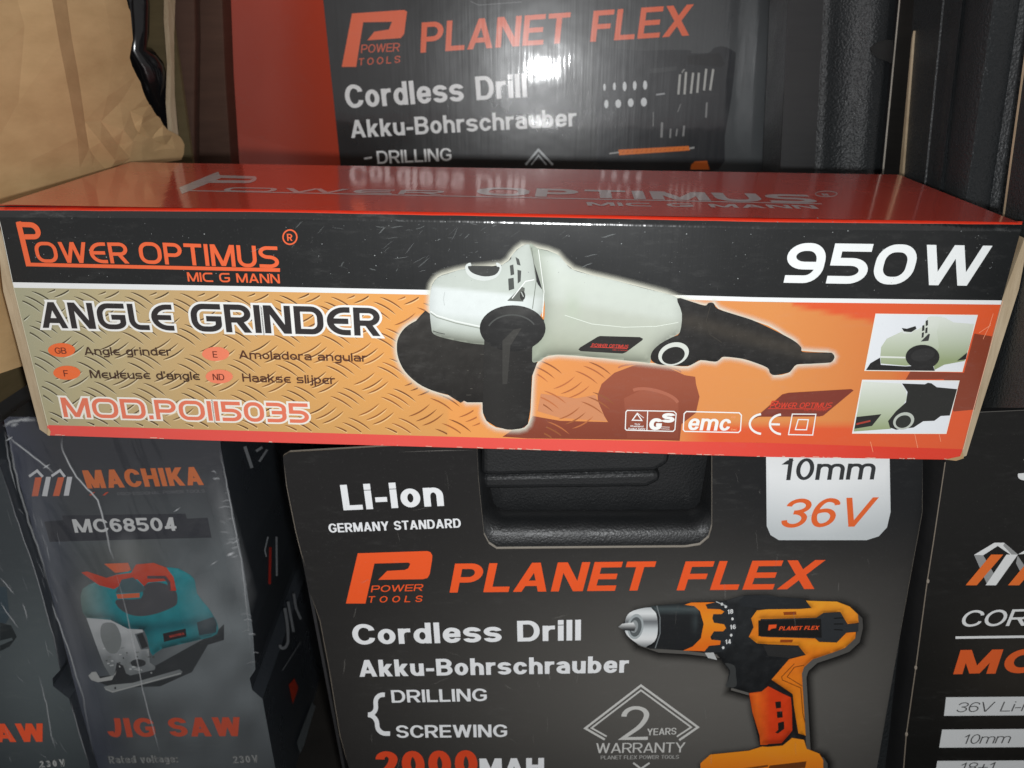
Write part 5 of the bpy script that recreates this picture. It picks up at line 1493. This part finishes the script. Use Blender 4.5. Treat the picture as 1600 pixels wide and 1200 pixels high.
# body of the carton behind the torn panel
zt, zb = EYE + .07, SHELFZ + .004
inner = card("olive_board", (.10, .075, .035), (.16, .12, .06))
pA, pB = FBr.px(-150, 0), FBr.px(276, 100)
pB2 = pB + dA * .004
bx = [Vector((-.42, pA.y, 0)), Vector((pA.x - .006, pA.y, 0)), Vector((pB2.x - .055, pB2.y, 0)), Vector((-.42, pB2.y, 0))]
def wallboard(name, a, b, z0, z1, t, mat):
    d = (b - a).normalized(); nrm = Vector((d.y, -d.x, 0)) * t
    V = [Vector((p.x, p.y, z)) for z in (z0, z1) for p in (a, b, b + nrm, a + nrm)]
    return mesh_obj(name, V, [(0, 1, 2, 3), (7, 6, 5, 4), (0, 4, 5, 1), (1, 5, 6, 2), (2, 6, 7, 3), (3, 7, 4, 0)], mat, bc)
wallboard("back_panel", Vector((-.42, pB2.y + .012, 0)), Vector((pB2.x - .001, pB2.y + .004, 0)), zb, zt, .003, inner)
wallboard("front_panel", Vector((-.42, pA.y - .004, 0)), Vector((pA.x - .004, pA.y - .004, 0)), zb, zt, .003, KRAFT)
wallboard("inner_panel", Vector((-.262, pA.y, 0)), Vector((-.252, pB2.y, 0)), zb, zt, .003, inner)

# shiny black tool inside the torn carton
FH = Face(FBr.P0 - FBn * .014, FBn)
hp_ = [FH.px(x, y) for x, y in ((206, -50), (210, 10), (212, 50), (209, 78), (220, 92), (226, 105), (238, 138), (251, 172), (264, 204), (268, 214))]
th = thing("power_tool", hp_[-1], "shiny black tool handle showing through the tear in the brown carton", "power tool")
tube("handle", hp_, [.0085, .0085, .0075, .007, .0095, .0112, .0105, .0095, .0065, .003], GLOSS_BLACK, th)
gm = plastic("teal_grey_plastic", base=(.035, .05, .055), rough=.4, grain=300)
FH2 = Face(FBr.P0 - FBn * .022, FBn)
tube("motor_housing", [FH2.px(238, -60), FH2.px(240, -20), FH2.px(238, 4), FH2.px(236, 16)], [.014, .014, .012, .007], gm, th)

# dark brown carton standing behind it
FD = Face.upright(310, 120, .575, yaw=-12)
dc = thing("brown_carton", (FD.px(300, 300).x, .62, SHELFZ), "dark brown carton in the shaded gap left of the red side panel", "carton")
prism("carton_body", FD, [(226, -80), (303, -80), (306, 60), (304, 190), (304, 330), (226, 330)], .07, [KRAFT_DARK, KRAFT_DARK], dc, bevel=.002)
FD2 = Face.upright(330, 120, .600, yaw=-6)
prism("side_flap", FD2, [(300, -80), (344, -80), (352, 120), (366, 330), (300, 330)], .03, [KRAFT_DARK, KRAFT_DARK], dc, bevel=.001)

# brown carton low at the far left
FL = Face.upright(10, 500, .405, yaw=-4)
# ------------------------------------------------------------------ 7. black cases on the right
def ribbed(name, face, cols, mat, parent, y0, y1, back, offs=0):
    """upright panel whose cross-section steps in and out; cols: (x at the top line, x at y=270, height above the face)"""
    V, F = [], []
    m = 9
    for (xt, xb, h_) in cols:
        for k in range(m):
            y = y0 + (y1 - y0) * k / (m - 1)
            V.append(face.px(xt + (xb - xt) * y / 270.0, y, h_ + offs))
    n = len(cols)
    for i in range(n - 1):
        for k in range(m - 1):
            F.append((i * m + k, i * m + k + 1, (i + 1) * m + k + 1, (i + 1) * m + k))
    # sides and back
    b = len(V)
    for i in (0, n - 1):
        for k in (0, m - 1): V.append(V[i * m + k] - face.n * back)
    F += [(0, *range(1, m), b + 1, b), ((n - 1) * m + m - 1, *reversed(range((n - 1) * m, (n - 1) * m + m - 1)), b + 2, b + 3), (b, b + 1, b + 3, b + 2)]
    o = mesh_obj(name, V, F, mat, parent)
    for p in o.data.polygons: p.use_smooth = len(p.vertices) == 4
    md = o.modifiers.new("edges", 'EDGE_SPLIT'); md.split_angle = math.radians(50)
    return o
FA = Face.upright(1320, 120, .535, yaw=3, lean=2.5)
ac = thing("tool_case", (FA.px(1320, 300).x, .57, SHELFZ), "black case in a card sleeve with a thumb hole, beside the glossy drill carton", "tool case", "black cases stood upright")
ribbed("case_body", FA, [(1240, 1226, 0), (1262, 1248, 0), (1286, 1272, .001), (1290, 1276, .0022), (1300, 1287, .0024), (1306, 1292, .0006), (1338, 1320, 0), (1350, 1328, .0012), (1360, 1337, .003), (1370, 1346, .0036), (1380, 1356, .003), (1390, 1364, .0008), (1398, 1371, -.003), (1406, 1378, -.006)], PLASTIC, ac, -80, 330, .06)
prism("sleeve_edge", FA, [(1412.5, -80), (1414.5, -80), (1406.6, 0), (1381, 268), (1377, 320), (1374.5, 320), (1378.6, 268), (1404.6, 0)], .05, [CARD_PALE, CARD_DARK], ac, off=.001)
prism("sleeve_panel", FA, [(1236, -80), (1296, -80), (1279, 330), (1216, 330)], .002, [CARD_DARK, CARD_DARK], ac, off=.0012)
# half-round thumb hole in its sleeve
prism("thumb_hole", FA, [(1395, 100), (1396, 62), (1385, 62), (1370, 66), (1360, 74), (1362, 84), (1372, 91), (1384, 95)], .001, [solid("hole_black", C(18, 17, 16)), CARD_DARK], ac, off=.0045)

XB = .219
dB = (Vector((.2242, .506, 0)) - Vector((.2165, .36, 0))).normalized()
nB = Vector((-dB.y, dB.x, 0))
FBk = Face(Vector((.2175, .38, EYE - .05)), nB)
c2 = thing("tool_case", (.25, .45, SHELFZ + .011), "black grained case between the pale and tan card edges, right of the grinder carton", "tool case", "black cases stood upright")
ribbed("case_body", FBk, [(1428, 1409, 0), (1452, 1430, 0), (1470, 1443, 0), (1473, 1446, .0008), (1476, 1449, 0), (1492, 1461, .0006), (1498, 1467, .0030), (1504, 1472, .0030), (1508, 1477, .0008), (1530, 1496, .0026), (1542, 1506, .0028), (1552, 1515, .0016), (1564, 1526, -.0018), (1580, 1540, -.0075), (1594, 1554, -.0125), (1606, 1566, -.0150)], PLASTIC, c2, -90, 600, .07)
prism("sleeve_edge", FBk, [(1427, 48), (1410, 268), (1395, 480), (1391, 480), (1405.5, 268), (1424.5, 60)], .0015, [KRAFT_EDGE, KRAFT_EDGE], c2, off=.0012)
c3 = thing("tool_case", (.25, .37, SHELFZ + .011), "black grained case cut off by the right edge of the photo, above the ribbon-mark carton", "tool case", "black cases stood upright")
ribbed("case_body", FBk, [(1614, 1575, .002), (1640, 1600, .003), (1700, 1650, .003), (1830, 1770, .0)], PLASTIC, c3, -90, 637, .07)
prism("sleeve_edge", FBk, [(1612, 0), (1615, 0), (1583, 235), (1571, 326), (1540, 560), (1537, 560), (1568, 326), (1580, 235)], .016, [KRAFT_EDGE, KRAFT_EDGE], c3, off=.0022)
